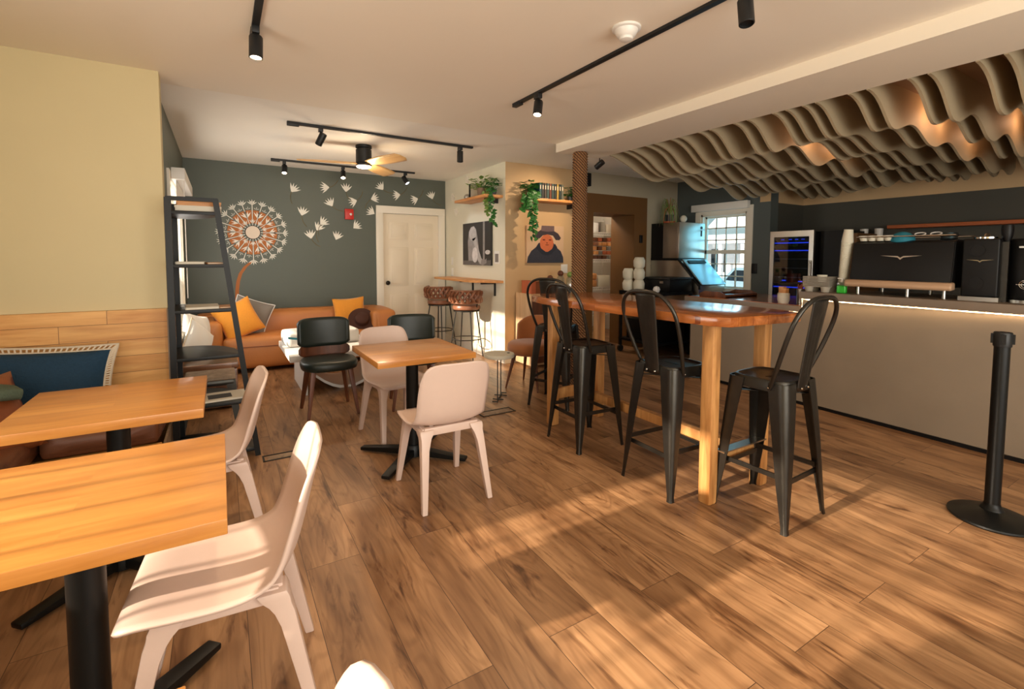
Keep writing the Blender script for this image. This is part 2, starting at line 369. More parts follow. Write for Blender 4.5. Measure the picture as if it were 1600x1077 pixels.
def glass(name, tint=(1,1,1,1), refl=.06):
    m = bpy.data.materials.new(name); m.use_nodes = True; nt = m.node_tree; N = nt.nodes; L = nt.links; N.remove(N['Principled BSDF'])
    t = N.new('ShaderNodeBsdfTransparent'); t.inputs[0].default_value = tint; g = N.new('ShaderNodeBsdfGlossy'); g.inputs['Roughness'].default_value = .03
    mx = N.new('ShaderNodeMixShader'); mx.inputs[0].default_value = refl; L.new(t.outputs[0], mx.inputs[1]); L.new(g.outputs[0], mx.inputs[2]); L.new(mx.outputs[0], N['Material Output'].inputs[0]); return m
M_glass = glass('window_glass'); M_jar = glass('jar_glass', (.85,.9,.9,1), .15); M_clear = glass('fridge_glass', (.35,.4,.5,1), .10)

# ------------------------------------------------------------------ the room
ZC = 2.585; XL = -1.35; YN = 3.94; YB = 7.2; XR = 3.12; YT = 5.3; XW = 6.35; XBK = 7.16; YR = -2.5
struct('floor', M().box(XL-.2, XBK+.3, YR-.2, 8.4, -.12, 0), MF)
struct('ceiling', M().box(XL-.2, 3.15, YR-.2, 4.19, ZC-.006, ZC+.15), M_ceil)
struct('ceiling_lounge', M().box(-.6, XBK+.3, 4.19, 8.4, ZC, ZC+.15), M_ceil2)
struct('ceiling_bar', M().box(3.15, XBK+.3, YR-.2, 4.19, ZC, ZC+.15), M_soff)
struct('ceiling_beam', M().box(3.09, 3.665, YR-.2, 4.19, 2.49, ZC-.002), M_beam)
# left: nook wall with window, nook back wall, lounge wall with window
wy0, wy1, wz0, wz1 = .60, 2.27, .80, 1.80
m = M().box(XL-.15, XL, YR-.2, wy0, 0, ZC).box(XL-.15, XL, wy1, YN+.1, 0, ZC).box(XL-.15, XL, wy0, wy1, 0, wz0).box(XL-.15, XL, wy0, wy1, wz1, ZC)
struct('wall_left', m, M_cream)
struct('wall_nook', M().box(XL-.15, -.31, YN, YN+.12, 0, ZC), M_cream)
ly0, ly1, lz0, lz1 = 5.03, 6.40, .62, 2.02
m = M().box(-.51, -.36, YN+.12, ly0, 0, ZC).box(-.51, -.36, ly1, YB+.1, 0, ZC).box(-.51, -.36, ly0, ly1, 0, lz0).box(-.51, -.36, ly0, ly1, lz1, ZC)
struct('wall_lounge_left', m, M_green)
struct('wall_back', M().box(-.51, 2.10, YB, YB+.12, 0, ZC).box(2.10, 3.0, YB, YB+.12, 2.03, ZC).box(2.0, 3.1, YB+.121, YB+.16, 0, 2.1).box(3.0, 3.3, YB, YB+.12, 0, ZC), M_green)  # box behind the door is added to stop light leaking in
struct('wall_lounge_right', M().box(XR, XR+.12, YT+.002, YB, 0, ZC), M_cream2)
ox0, ox1, oz = 4.58, 5.39, 2.02
struct('wall_tan', M().box(XR+.001, 4.30, YT, YT+.0019, 0, ZC).box(XR+.121, 4.30, YT+.002, YT+.15, 0, ZC), M_tan)
struct('wall_above_opening', M().box(4.30, XW+.1, YT, YT+.15, 2.29, ZC), M_grey)
struct('wall_far_right', M().box(5.66, XW+.1, YT, YT+.15, 0, 2.29), M_grey)
m = M().box(4.30, ox0, YT-.006, YT+.5, 0, 2.29).box(ox1, 5.66, YT-.006, YT+.5, 0, 2.29).box(ox0, ox1, YT-.006, YT+.5, oz, 2.29)
struct('wall_storage_front', m, M_brown)
struct('wall_storage', M().box(3.24, 3.3, YT+.5, 7.9, 0, ZC).box(XW, XW+.1, YT+.1, 7.9, 0, ZC).box(3.24, XW+.1, 7.8, 7.9, 0, ZC), M_store)
# right: window wall, jog, bar wall
ry0, ry1, rz0, rz1 = 4.08, 4.84, .90, 2.03
m = M().box(XW, XW+.18, 3.75, ry0, 0, ZC).box(XW, XW+.18, ry1, YT+.1, 0, ZC).box(XW, XW+.18, ry0, ry1, 0, rz0).box(XW, XW+.18, ry0, ry1, rz1, ZC)
struct('wall_window', m, M_slate)
struct('trim_1', M().box(XW-.004, XW+.0, 3.75, 3.90, 2.14, ZC-.01), M_tan)
struct('wall_jog', M().box(XW+.18, XBK, 3.75, 3.87, 0, 2.13), M_dark)
struct('wall_jog_upper', M().box(XW+.18, XBK, 3.75, 3.87, 2.13, ZC), M_tan)
struct('wall_bar', M().box(XBK, XBK+.12, YR-.2, 3.87, 0, 2.13), M_dark)
struct('wall_bar_upper', M().box(XBK, XBK+.12, YR-.2, 3.87, 2.13, ZC), M_tan)
# wall behind the camera with the shop-front opening
m = M().box(XL-.15, -1.0, YR-.15, YR, 0, ZC).box(3.4, XBK+.1, YR-.15, YR, 0, ZC).box(-1.0, 3.4, YR-.15, YR, 0, .6).box(-1.0, 3.4, YR-.15, YR, 2.35, ZC)
struct('wall_front', m, M_cream)
for k, (a, b, fx) in enumerate([(YT+.13, YB-.02, XR-.014)]):
    struct('baseboard_right', M().box(fx, XR+.001, a-.15, b, 0, .13), M_white)
struct('baseboard_tan', M().box(XR-.014, 4.3, YT-.014, YT, 0, .11), M_cream2)
struct('baseboard_back', M().box(-.36, 1.99, YB-.014, YB, 0, .12), M_white)

# windows: frame with sashes, sill, casing, glass
def window(name, x, y0, y1, z0, z1, nx, nz, side, mat=M_white, depth=.13, casing=.09):
    """window in a wall parallel to Y; side=+1 when the room is on the +x side"""
    w = obj(name, M().box(x-side*depth if side > 0 else x, x if side > 0 else x+depth, y0, y0+.03, z0, z1).box(x-side*depth if side > 0 else x, x if side > 0 else x+depth, y1-.03, y1, z0, z1)
            .box(x-depth if side > 0 else x, x if side > 0 else x+depth, y0, y1, z1-.03, z1).box(x-depth if side > 0 else x, x if side > 0 else x+depth, y0, y1, z0, z0+.03), mat)
    w['kind'] = 'structure'
    xc = x-side*.085; m = M(); zm = (z0+z1)/2
    for a, b in (((z0+.03, zm), (zm, z1-.03)) if nz > 1 else ((z0+.03, z1-.03),)):
        m.box(xc-.018, xc+.018, y0+.03, y1-.03, a, a+.028).box(xc-.018, xc+.018, y0+.03, y1-.03, b-.028, b)
        m.box(xc-.018, xc+.018, y0+.03, y0+.06, a, b).box(xc-.018, xc+.018, y1-.06, y1-.03, a, b)
        for i in range(1, nx): yy = y0+.045+(y1-y0-.09)*i/nx; m.box(xc-.008, xc+.008, yy-.009, yy+.009, a, b)
        for j in range(1, nz): zz = a+(b-a)*j/nz; m.box(xc-.008, xc+.008, y0+.04, y1-.04, zz-.009, zz+.009)
    obj('window_sash', m, mat, w)
    obj('window_pane', M().box(xc-.003, xc+.003, y0+.04, y1-.04, z0+.03, z1-.03), M_glass, w)
    c = casing; s0, s1 = (x, x+side*.018) if side > 0 else (x-.018, x)
    m = M().box(s0, s1, y0-c, y0, z0, z1).box(s0, s1, y1, y1+c, z0, z1).box(s0, s1, y0-c, y1+c, z1, z1+c).box(s0-.02*(side < 0), s1+.02*(side > 0), y0-c-.02, y1+c+.02, z0-.03, z0)
    obj('window_casing', m, mat, w)
    return w
window('window_1', XW, ry0, ry1, rz0, rz1, 4, 3, -1)
window('window_2', -.36, ly0, ly1, lz0, lz1, 4, 2, 1)
window('window_3', XL, wy0, wy1, wz0, wz1, 10, 1, 1, casing=.07)
# roller blinds' housings
t = thing('roller_blind', 'white roller blind housing above the window on the dark green wall', 'blind', (-.34, 5.08, 2.04))
obj('housing', M().box(0, .10, 0, 1.38, 0, .10).bevel(.006), M_white2, t)
obj('blind_fabric', M().box(.03, .034, .06, 1.32, -.16, 0), M_whitef, t)
obj('pull_cord', M().tube([(.085, .10, 0), (.085, .10, -1.0), (.085, .115, -1.04), (.085, .13, -1.0), (.085, .13, 0)], .003, 6), M_white2, t)
t = thing('roller_blind', 'white roller blind housing above the window beside the ice machine', 'blind', (XW, 4.03, 2.075))
obj('housing', M().box(-.09, -.019, 0, .93, 0, .105).bevel(.005), M_white2, t)

# six panel door in the back wall
d = obj('door_1', M().box(2.101, 2.999, YB+.02, YB+.06, .005, 2.029), M_door); d['kind'] = 'structure'
m = M()
for (a, b) in ((2.20, 2.50), (2.60, 2.90)):
    for (z0, z1) in ((.22, .80), (.93, 1.52), (1.64, 1.90)):
        m.box(a, b, YB+.012, YB+.02, z0, z1)
        m.box(a+.035, b-.035, YB+.004, YB+.014, z0+.035, z1-.035)
obj('door_panel', m.bevel(.006, 2), M_door, d)
obj('door_knob', M().lathe([(.012, 0), (.012, -.03), (.03, -.04), (.034, -.055), (.026, -.07), (.005, -.074)], (2.165, YB+.018, .98), 18, 'y'), M_knob, d)
obj('door_casing', M().box(2.0, 2.105, YB-.02, YB+.02, 0, 2.14).box(2.995, 3.105, YB-.02, YB+.02, 0, 2.14).box(2.0, 3.105, YB-.022, YB+.02, 2.03, 2.14).bevel(.004), M_white, d)

# ------------------------------------------------------------------ ceiling fixtures
def track(label, p0, p1, heads, grp='black lighting tracks on the ceiling'):
    p0, p1 = Vector(p0), Vector(p1); d = (p1-p0).normalized()
    m = M().bar(p0-Vector((0,0,.011)), p1-Vector((0,0,.011)), .035, .022)
    t = thing('lighting_track', label, 'track', tuple(p0), 0, grp)
    m.xf(Matrix.Translation(-p0)); obj('rail', m, M_blackp, t)
    m = M().bar((0,0,-.02), tuple(d*.10+Vector((0,0,-.02))), .04, .03); obj('feed_box', m.bevel(.003), M_blackp, t)
    for (pos, aim, lab, en, lens, cone) in heads:
        P = Vector((pos[0], pos[1], ZC)); z0 = -.022
        h = thing('track_spotlight', lab, 'spotlight', tuple(P), 0, 'track spotlights')
        obj('adapter', M().box(-.018,.018,-.03,.03,z0-.035,z0).bevel(.003), M_blackp, h)
        obj('stem', M().cyl((0,0,z0-.03),(0,0,z0-.085),.006,.006,10), M_blackp, h)
        A = (Vector(aim)-(P+Vector((0,0,-.12)))).normalized(); c = Vector((0,0,-.125))
        q = A.to_track_quat('Z','Y').to_matrix().to_4x4(); q.translation = c
        cm = M().lathe([(.002,-.06),(.030,-.06),(.033,-.055),(.033,.055),(.030,.058),(.028,.058),(.028,.045),(.002,.045)], (0,0,0), 20); cm.xf(q); obj('lamp_can', cm, M_blackp, h)
        if lens:
            lm = M().lathe([(.002,.046),(.0275,.046),(.0275,.050),(.002,.050)], (0,0,0), 18); lm.xf(q); obj('lens', lm, lens, h)
        if en:
            l = lamp('bulb', 'SPOT', tuple(P+c+A*.07), en, (1,.72,.46) if lens != M_lensw else (.9,.93,1), to=aim, spot_size=math.radians(cone), spot_blend=.7, shadow_soft_size=.03)
Z0 = ZC
track('black ceiling track nearest the top left, running away from the nook tables', (.19, 3.02, Z0), (.19, .6, Z0), [((.19, 2.88), (.1, 2.5, .0), 'lit black spotlight on the end of the track nearest the nook', 40, M_lens, 75)])
track('long black ceiling track beside the beam', (2.01, 3.28, Z0), (2.01, -.6, Z0),
      [((2.01, 2.95), (1.3, 2.3, .0), 'lit black spotlight at the far end of the track beside the beam', 30, M_lens, 75),
       ((2.01, 1.33), (1.75, .9, .0), 'unlit black spotlight pointing down in the middle of the track beside the beam', 0, None, 60)])
track('black ceiling track on the camera side of the ceiling fan', (.545, 4.78, Z0), (2.40, 4.79, Z0),
      [((.83, 4.78), (.2, 5.6, .9), 'black spotlight tilted left, on the track before the fan', 22, M_lens, 70),
       ((2.25, 4.79), (2.26, 4.85, .0), 'black spotlight hanging straight down before the pale cream wall', 0, None, 60)])
track('black ceiling track beyond the ceiling fan, above the sofa', (.57, 6.67, Z0), (2.42, 6.68, Z0),
      [((.72, 6.67), (.5, 5.4, .3), 'leftmost of the three lit spotlights above the sofa', 16, M_lens, 80),
       ((1.43, 6.68), (1.1, 5.2, .3), 'middle one of the three lit spotlights above the sofa', 16, M_lens, 80),
       ((2.28, 6.67), (2.9, 5.9, 1.1), 'cool white spotlight at the door end of the track above the sofa', 20, M_lensw, 80)])
h = thing('track_spotlight', 'small black spotlight hanging between rope column and ceiling baffles', 'spotlight', (3.80, 4.30, ZC), 0, 'track spotlights')
obj('stem', M().cyl((0,0,0),(0,0,-.09),.006,.006,8), M_blackp, h); mm = M().cyl((0,0,-.055),(0,0,.055),.033,.033,20); q = (Vector((3.62,5.3,1.9))-Vector((3.80,4.30,2.45))).to_track_quat('Z','Y').to_matrix().to_4x4(); q.translation = (0,0,-.13); obj('lamp_can', mm.xf(q), M_blackp, h)
lamp('bulb', 'SPOT', (3.78, 4.37, 2.42), 34, (1,.74,.48), to=(3.58, 5.3, 1.85), spot_size=1.5, spot_blend=.8, shadow_soft_size=.02)

t = thing('ceiling_fan', 'black hub ceiling fan with three pale wood blades and lit lamp', 'fan', (1.37, 5.37, ZC))
obj('motor_housing', M().lathe([(.002,0),(.08,0),(.085,-.004),(.085,-.03),(.07,-.034),(.07,-.045),(.083,-.05),(.083,-.19),(.07,-.2),(.002,-.2)]), M_blackp, t)
obj('lamp_diffuser', M().lathe([(.002,-.246),(.05,-.244),(.075,-.235),(.079,-.22),(.079,-.206),(.002,-.204)]), M_lens, t)
obj('trim_ring', M().lathe([(.079,-.2),(.084,-.2),(.084,-.224),(.080,-.224)]), M_brass, t)
for a in (172, -70, 48):
    def bl(u, v):
        r = .05+.62*u; w = (.035+.045*math.sin(min(u*1.5,1)*PI/2))*(1 if u < .93 else (1-((u-.93)/.07)**2*.55)); y = (v-.5)*2*w
        return Vector((r, y, -.195-.35*y*(1-u*.3)-.01*u))
    b = obj('blade', M().grid(bl, 16, 6), M_fan, t, rot=(0,0,math.radians(a))); mod_solid(b, .008)
lamp('fan_lamp', 'POINT', (1.37, 5.37, ZC-.30), 13, (1,.76,.5), shadow_soft_size=.07)
t = thing('smoke_detector', 'round white smoke detector on the ceiling beside the long track', 'detector', (1.85, 1.90, ZC-.006))
obj('base_plate', M().lathe([(.002,0),(.075,0),(.075,-.010),(.068,-.014),(.002,-.014)]), M_white2, t)
obj('sensor_cover', M().lathe([(.062,-.012),(.055,-.03),(.045,-.045),(.036,-.05),(.034,-.062),(.02,-.066),(.002,-.066)]), M_white2, t)

# wavy baffles hung across the bar ceiling
ys = [3.98,3.77,3.67,3.46,3.35,3.15,3.05,2.84,2.73,2.50,2.38,2.17,2.07,1.95,1.86,1.65,1.54,1.32,1.22,1.005,.89,.68,.57,.36,.25,.04,-.07]
ords = 'first second third fourth fifth sixth seventh eighth ninth tenth eleventh twelfth thirteenth fourteenth fifteenth sixteenth seventeenth eighteenth nineteenth twentieth'.split()+['twenty-first','twenty-second','twenty-third','twenty-fourth','twenty-fifth','twenty-sixth','twenty-seventh']
for k, y in enumerate(ys):
    pts = []; n = 72; x0, x1 = 3.667, (6.80 if y < 3.6 else 6.30)
    far = max(0, min(1, (y-2.0)/1.5))
    for i in range(n+1):
        x = x0+(x1-x0)*i/n; ph = 4.39+.10*math.sin(y*1.9)+.25*far
        base = 2.325-.070*(x-4.1)/1.3 if x > 4.1 else 2.325
        wv = (.046+.012*far)*math.cos(2*PI*(x-ph)/(.70+.12*far)) + .012*math.sin(9*x+5*y)
        z = base+wv; s = max(0, min(1, (x-x0)/.42)); s = s*s*(3-2*s); z = 2.485*(1-s)+z*s
        if x > x1-.22: z += (x-x1+.22)**2*3.0
        pts.append((x, z))
    poly = [(x0, ZC)]+pts+[(x1, ZC)]
    lab = 'wavy beige ceiling baffle, %s from the rope-wrapped column' % ords[k]
    solo('ceiling_baffle', M().prism(poly, y-.009, y+.009, 'y'), M_fin, lab, 'baffle', 'wavy baffles over the bar', smooth=25)
for (x, y) in ((4.55,1.43),(4.85,1.43),(5.3,1.11),(4.55,2.26),(5.0,2.26),(5.5,1.43)):
    lamp('baffle_lamp', 'POINT', (x, y, 2.44), 1.1, (1,.55,.3), shadow_soft_size=.03)
# rope wrapped column
prof = [(.082, 0)]; z = 0.0
while z < 2.48:
    for s in range(5): prof.append((.070+.013*math.sin(PI*(s+.5)/5), z+.027*s/5))
    z += .027
prof.append((.07, 2.489))
solo('rope_column', M().lathe(prof, (3.30, 4.04, 0), 26), M_rope, 'column wrapped from floor to beam in thick brown rope', 'column', smooth=60)

# ------------------------------------------------------------------ mural and wall things of the back wall
Y = YB-.0015
mu = thing('wall_mural', 'painted dandelion mural with white seeds drifting over the dark green wall', 'mural', (.38, YB, 1.69))
def loc2(x, z): return (x-.38, z-1.69)
def flat(polys, d, zoff=0):
    m = M()
    for p in polys: m.prism(p, -.001-d, -.0002-d, 'y')
    return m
pts = [(.16,1.30),(.10,1.1),(.03,.9),(.0,.7)]
st = []
cl = [(.36,1.31),(.28,1.235),(.225,1.15),(.195,1.05),(.18,.93),(.175,.80),(.175,.64)]
L_ = [loc2(x-.02, z) for x, z in cl]; R_ = [loc2(x+.022, z) for x, z in cl]
obj('stem', flat([L_+R_[::-1]], 0), M_muralo, mu, smooth=None)
def wedge(r0, r1, a, w0, w1):
    c, s = math.cos(a), math.sin(a); return [(r0*c-w0*s, r0*s+w0*c), (r1*c-w1*s, r1*s+w1*c), (r1*c+w1*s, r1*s-w1*c), (r0*c+w0*s, r0*s-w0*c)]
NP = 20
obj('orange_petals', flat([wedge(.12, .29, 2*PI*(k+.5)/NP, .015, .034) for k in range(NP)], 0), M_muralo, mu, smooth=None)
def tuft(cx, cz, a, r, n=5, spread=1.5):
    P = []
    for i in range(n):
        b = a+spread*(i/(n-1)-.5); q = wedge(.0, r*(1-.1*abs(i-n//2)), b, r*.06, r*.085)
        tip = (cx+r*1.05*math.cos(b), cz+r*1.05*math.sin(b))
        wm = r*.10; m1 = (cx+r*.55*math.cos(b)-wm*math.sin(b), cz+r*.55*math.sin(b)+wm*math.cos(b)); m2 = (cx+r*.55*math.cos(b)+wm*math.sin(b), cz+r*.55*math.sin(b)-wm*math.cos(b))
        P.append([(cx-r*.12*math.cos(a), cz-r*.12*math.sin(a)), m1, tip, m2])
    return P
polys = []
for k in range(NP):
    a = 2*PI*k/NP; polys.append(wedge(.09, .37, a, .0035, .0045)); polys += tuft(.365*math.cos(a), .365*math.sin(a), a, .066, 5, 2.1)
    if k % 2 == 0: polys += tuft(.20*math.cos(a), .20*math.sin(a), a, .082, 5, 1.7)
    else: polys += tuft(.12*math.cos(a), .12*math.sin(a), a, .055, 4, 1.4)
    a += PI/NP; polys += tuft(.305*math.cos(a), .305*math.sin(a), a, .034, 3, 2.4)
obj('white_florets', flat(polys, .0012), M_muralw, mu, smooth=None)
circ = lambda r, n=32: [(r*math.cos(2*PI*i/n), r*math.sin(2*PI*i/n)) for i in range(n)]
obj('center_outline', flat([circ(.094)], .0024), M_brass, mu, smooth=None)
obj('center_disc', flat([circ(.084)], .0036), M_muralp, mu, smooth=None)
seeds = [(.888,2.298,55),(1.294,2.347,185),(1.581,2.36,85),(2.081,2.418,130),(2.324,2.311,190),(2.608,2.262,200),(2.882,2.34,110),(.994,1.992,75),(1.358,2.137,120),(1.677,2.174,200),(1.984,2.241,20),(1.259,1.862,45),(1.198,1.788,60),(1.087,1.678,100),(1.446,1.669,70),(1.717,1.825,40),(1.934,2.04,150)]
for x, z, a in seeds:
    a = math.radians(a); q = loc2(x, z)
    P = tuft(q[0]-.045*math.cos(a), q[1]-.045*math.sin(a), a, .115, 5, 1.45)
    obj('drifting_seed', flat(P, 0), M_muralw, mu, smooth=None)
m = M()
for x, z, a in seeds[:14]:
    q = loc2(x, z); a = math.radians(a+180); pp = [(q[0]+(.05+.16*s)*math.cos(a+.5*s), -.0008, q[1]+(.05+.16*s)*math.sin(a+.5*s)) for s in (0,.33,.66,1)]
    m.tube(pp, .004, 4, flat=1)
obj('seed_stalk', m, M_muralf, mu, smooth=None)
for i, (y, z, a) in enumerate([(6.42,2.451,-40),(6.92,2.25,-60),(6.78,2.02,-80)]):
    P = tuft(0, 0, math.radians(a+180), .11, 5, 1.6); m = M()
    for p in P: m.prism(p, -.012, -.001, 'x')
    solo('wall_seed', m, M_white, ['cream dandelion seed relief high on the pale wall, nearest the shelf', 'cream dandelion seed relief nearest the door corner', 'lowest cream dandelion seed relief on the pale wall'][i], 'wall decoration', 'seed reliefs on the pale wall', loc=(XR, y, z), smooth=None)
t = thing('fire_alarm', 'red fire alarm box on the dark green wall', 'alarm', (1.61, YB, 1.985))
obj('housing', M().box(-.06,.06,-.05,0,-.075,.075).bevel(.008), M_red, t); obj('strobe', M().ball((.02,-.05,.0), .018, 12), M_white2, t)

# ------------------------------------------------------------------ lounge: sofa
t = thing('leather_sofa', 'large tan leather sofa with rounded arms below the dandelion mural', 'sofa', (0, 0, 0))
def soft(x0,x1,y0,y1,z0,z1,r=.07,n=4):
    m = M().box(x0,x1,y0,y1,z0,z1)
    bmesh.ops.subdivide_edges(m.bm, edges=m.bm.edges[:], cuts=3, use_grid_fill=True)
    cx, cy, cz = (x0+x1)/2, (y0+y1)/2, (z0+z1)/2
    for v in m.bm.verts:
        u = ((v.co.x-cx)/(x1-x0)*2, (v.co.y-cy)/(y1-y0)*2, (v.co.z-cz)/(z1-z0)*2)
        b = .018
        v.co += Vector((u[0]*(1-u[1]**2)*(1-u[2]**2)*b, u[1]*(1-u[0]**2)*(1-u[2]**2)*b, u[2]*(1-u[0]**2)*(1-u[1]**2)*b*1.3))
    m.bevel(r, n, 50); return m
obj('backrest', soft(-.28,2.0,6.86,7.17,.10,.665,.09), M_leather, t, smooth=60)
obj('arm', soft(-.33,.0,6.38,7.1,.03,.62,.09), M_leather, t, smooth=60)
obj('arm', soft(1.72,2.04,6.38,7.1,.03,.66,.09), M_leather, t, smooth=60)
obj('seat', soft(.0,1.72,6.36,6.9,.05,.42,.07), M_leather, t, smooth=60)
obj('seam', M().tube([(.02,6.352,.315),(.5,6.345,.31),(1.2,6.345,.31),(1.70,6.352,.315)], .005, 6), M_leath2, t)
obj('foot', M().box(.02,.10,6.42,6.5,0,.06), M_walnut, t); obj('foot', M().box(1.62,1.7,6.42,6.5,0,.06), M_walnut, t)

def pillow_mesh(w, h, th, pinch=.07, n=20):
    m = M()
    for sgn in (1, -1):
        def f(u, v):
            U, V = 2*u-1, 2*v-1
            x = w/2*U*(1-pinch*(1-V*V)); y = h/2*V*(1-pinch*(1-U*U)); z = sgn*th/2*max(0, (1-U**2)*(1-V**2))**.42
            z += .006*math.sin(7*U+3*V)*(1-U*U)*(1-V*V)
            return Vector((x, y, z))
        m.grid(f, n, n)
    bmesh.ops.remove_doubles(m.bm, verts=m.bm.verts[:], dist=.0005); return m
def pillow(name, w, h, th, mat, label, cat, loc, rot, trim=None, grp='throw pillows'):
    t = thing(name, label, cat, loc, 0, grp, rot)
    obj('cushion', pillow_mesh(w, h, th), mat, t, smooth=70)
    if trim:
        c = []
        for i in range(80):
            s = i/20; e = int(s) % 4; q = (s-int(s))*2-1; U, V = [(q,-1),(1,q),(-q,1),(-1,-q)][e]
            c.append((w/2*U*(1-.07*(1-V*V)), h/2*V*(1-.07*(1-U*U)), 0))
        obj('piping', M().tube(c, .006, 6, True), trim, t)
    return t
R = math.radians
pillow('throw_pillow', .44, .44, .15, M_must, 'mustard yellow pillow at the left end of the tan sofa', 'pillow', (.17, 6.55, .62), (R(72), R(-22), R(14)))
pillow('throw_pillow', .44, .44, .13, M_greyf, 'grey pillow with white piping behind the left mustard pillow', 'pillow', (.30, 6.74, .63), (R(74), R(20), R(-8)), M_whitef)
pillow('throw_pillow', .42, .42, .14, M_must, 'mustard yellow pillow at the door end of the tan sofa', 'pillow', (1.50, 6.75, .61), (R(74), R(-3), R(-4)))
t = thing('felt_hat', 'dark brown felt hat resting at the right end of the sofa', 'hat', (1.60, 6.50, .53), 0, None, (R(55), 0, R(-8)))
obj('crown', M().lathe([(.001,.09),(.05,.085),(.085,.06),(.095,.0),(.095,-.01)]), M_hat, t); obj('brim', M().lathe([(.09,0),(.15,.004),(.175,.012),(.15,-.002),(.09,-.006)]), M_hat, t)
# white cushions by the window
pillow('throw_pillow', .40, .38, .18, M_whitef, 'rumpled off-white pillow standing beside the lounge window', 'pillow', (-.22, 5.78, .60), (R(82), R(14), R(64)))
pillow('throw_pillow', .34, .34, .14, M_whitef, 'grey-white tasselled pillow below the off-white pillow by the window', 'pillow', (-.20, 5.50, .55), (R(76), R(40), R(50)), M_crochet)
t = thing('storage_chest', 'glossy brown wooden chest between the sofa and the low metal stool', 'trunk', (-.06, 5.40, 0))
obj('body', M().box(-.24,.17,-.42,.40,.02,.36).bevel(.01), M_trunk, t); obj('lid', M().box(-.25,.18,-.43,.41,.365,.42).bevel(.012), M_trunk, t)

# low metal stool with wooden seat
t = thing('metal_stool', 'low black metal stool with weathered wooden seat behind the ladder shelf', 'stool', (-.09, 4.40, 0))
obj('seat', M().box(-.17,.17,-.17,.17,.43,.455).bevel(.02,3), M_barrel, t)
obj('seat_rim', M().box(-.165,.165,-.165,.165,.385,.432).bevel(.02,2), M_gun, t)
for sx in (-1,1):
    for sy in (-1,1): obj('leg', M().bar((sx*.135,sy*.135,.42),(sx*.19,sy*.19,0),.065,.05,.028,.022), M_gun, t)

# coffee table
t = thing('coffee_table', 'white coffee table on curved crossed base before the sofa', 'table', (1.12, 5.48, 0))
obj('tabletop', M().box(-.575,.575,-.52,.50,.36,.42).bevel(.004), M_white2, t)
def cp(sgn):
    m = M(); pr = []
    for i in range(13):
        s = i/12; x = sgn*(-.46+.92*s); z = .36-.34*math.sin(PI*min(1,s*1.0))**.8
        pr.append((x, z))
    lo = [(x, z-.03) for x, z in pr]
    return m.prism(pr+lo[::-1], -.30, .30, 'y')
obj('curved_base', cp(1), M_white2, t)
obj('side_panel', M().box(-.44,-.41,-.42,.34,0,.36), M_white2, t); obj('side_panel', M().box(.41,.44,-.42,.34,0,.36), M_white2, t)
t = thing('folded_blanket', 'white blanket with blue stripes, folded on the coffee table', 'blanket', (.95, 5.66, .42), R(4))
obj('fold', soft(-.38,.36,-.20,.22,.0,.15,.05), M_whitef, t, smooth=60)
obj('blue_stripe', M().hexa([(-.385,-.222,.10),(-.02,-.222,.03),(-.02,-.216,.03),(-.385,-.216,.10),(-.385,-.222,.122),(-.02,-.222,.052),(-.02,-.216,.052),(-.385,-.216,.122)]).box(-.24,-.218,-.223,-.216,.01,.145).xf(Matrix.Rotation(.0,4,'Z')), M_teal, t)
t = thing('candle_jar', 'dark patterned glass candle jar on the coffee table edge', 'candle', (.76, 5.19, .42))
obj('jar', M().lathe([(.002,0),(.05,0),(.055,.01),(.055,.10),(.05,.11),(.002,.11)]), M_espb, t); obj('band', M().lathe([(.056,.02),(.0565,.022),(.0565,.03),(.056,.032)]), M_chrome, t)
obj('lid', M().lathe([(.002,.112),(.05,.112),(.05,.125),(.002,.13)]), M_blue, t)

# dark green dining chairs
def green_chair():
    t = thing('upholstered_chair', 'dark green upholstered chair with walnut legs, turned towards the camera beside the coffee table', 'chair', (.80, 4.44, 0), 0, 'dark green chairs')
    def seat(u, v):
        a = 2*PI*u; r = v; x = .235*r*math.copysign(abs(math.cos(a))**.8, math.cos(a)); y = .225*r*math.copysign(abs(math.sin(a))**.8, math.sin(a)); return Vector((x, y-.01, .475-.03*r**6))
    m = M(); R_ = []
    for z, s in ((.40,.90),(.405,.97),(.43,1.0),(.46,1.0),(.475,.95),(.482,.80),(.483,.4),(.483,.01)):
        R_.append([(.235*s*math.copysign(abs(math.cos(2*PI*k/36))**.75, math.cos(2*PI*k/36)), -.01+.225*s*math.copysign(abs(math.sin(2*PI*k/36))**.75, math.sin(2*PI*k/36)), z) for k in range(36)])
    obj('seat', m.rings(R_), M_dkgreen, t, smooth=60)
    def bk(r, z0, z1):
        def f(u, v):
            a = (u-.5)*1.9; e = abs(2*u-1)**6*.04; z = z0+e+(z1-z0-2*e)*v
            return Vector((r*math.sin(a)*.98, .235-r*(1-math.cos(a))*.55+(z-.5)*.10, z))
        return M().grid(f, 20, 8)
    mod_solid(obj('backrest', bk(.275,.55,.815), M_dkgreen, t, smooth=60), .035)
    mod_solid(obj('back_shell', bk(.275,.46,.58), M_walnut, t, smooth=60), .012)
    for sx in (-1,1):
        obj('leg', M().bar((sx*.15,-.15,.41),(sx*.205,-.20,0),.042,.042,.024,.024).bevel(.006), M_walnut, t)
        obj('leg', M().bar((sx*.15,.13,.41),(sx*.205,.21,0),.042,.042,.024,.024).bevel(.006), M_walnut, t)
    return t
gc = green_chair()
dup(gc, (1.53, 4.28, 0), R(-14), 'dark green upholstered chair behind the centre table, nearest the door')

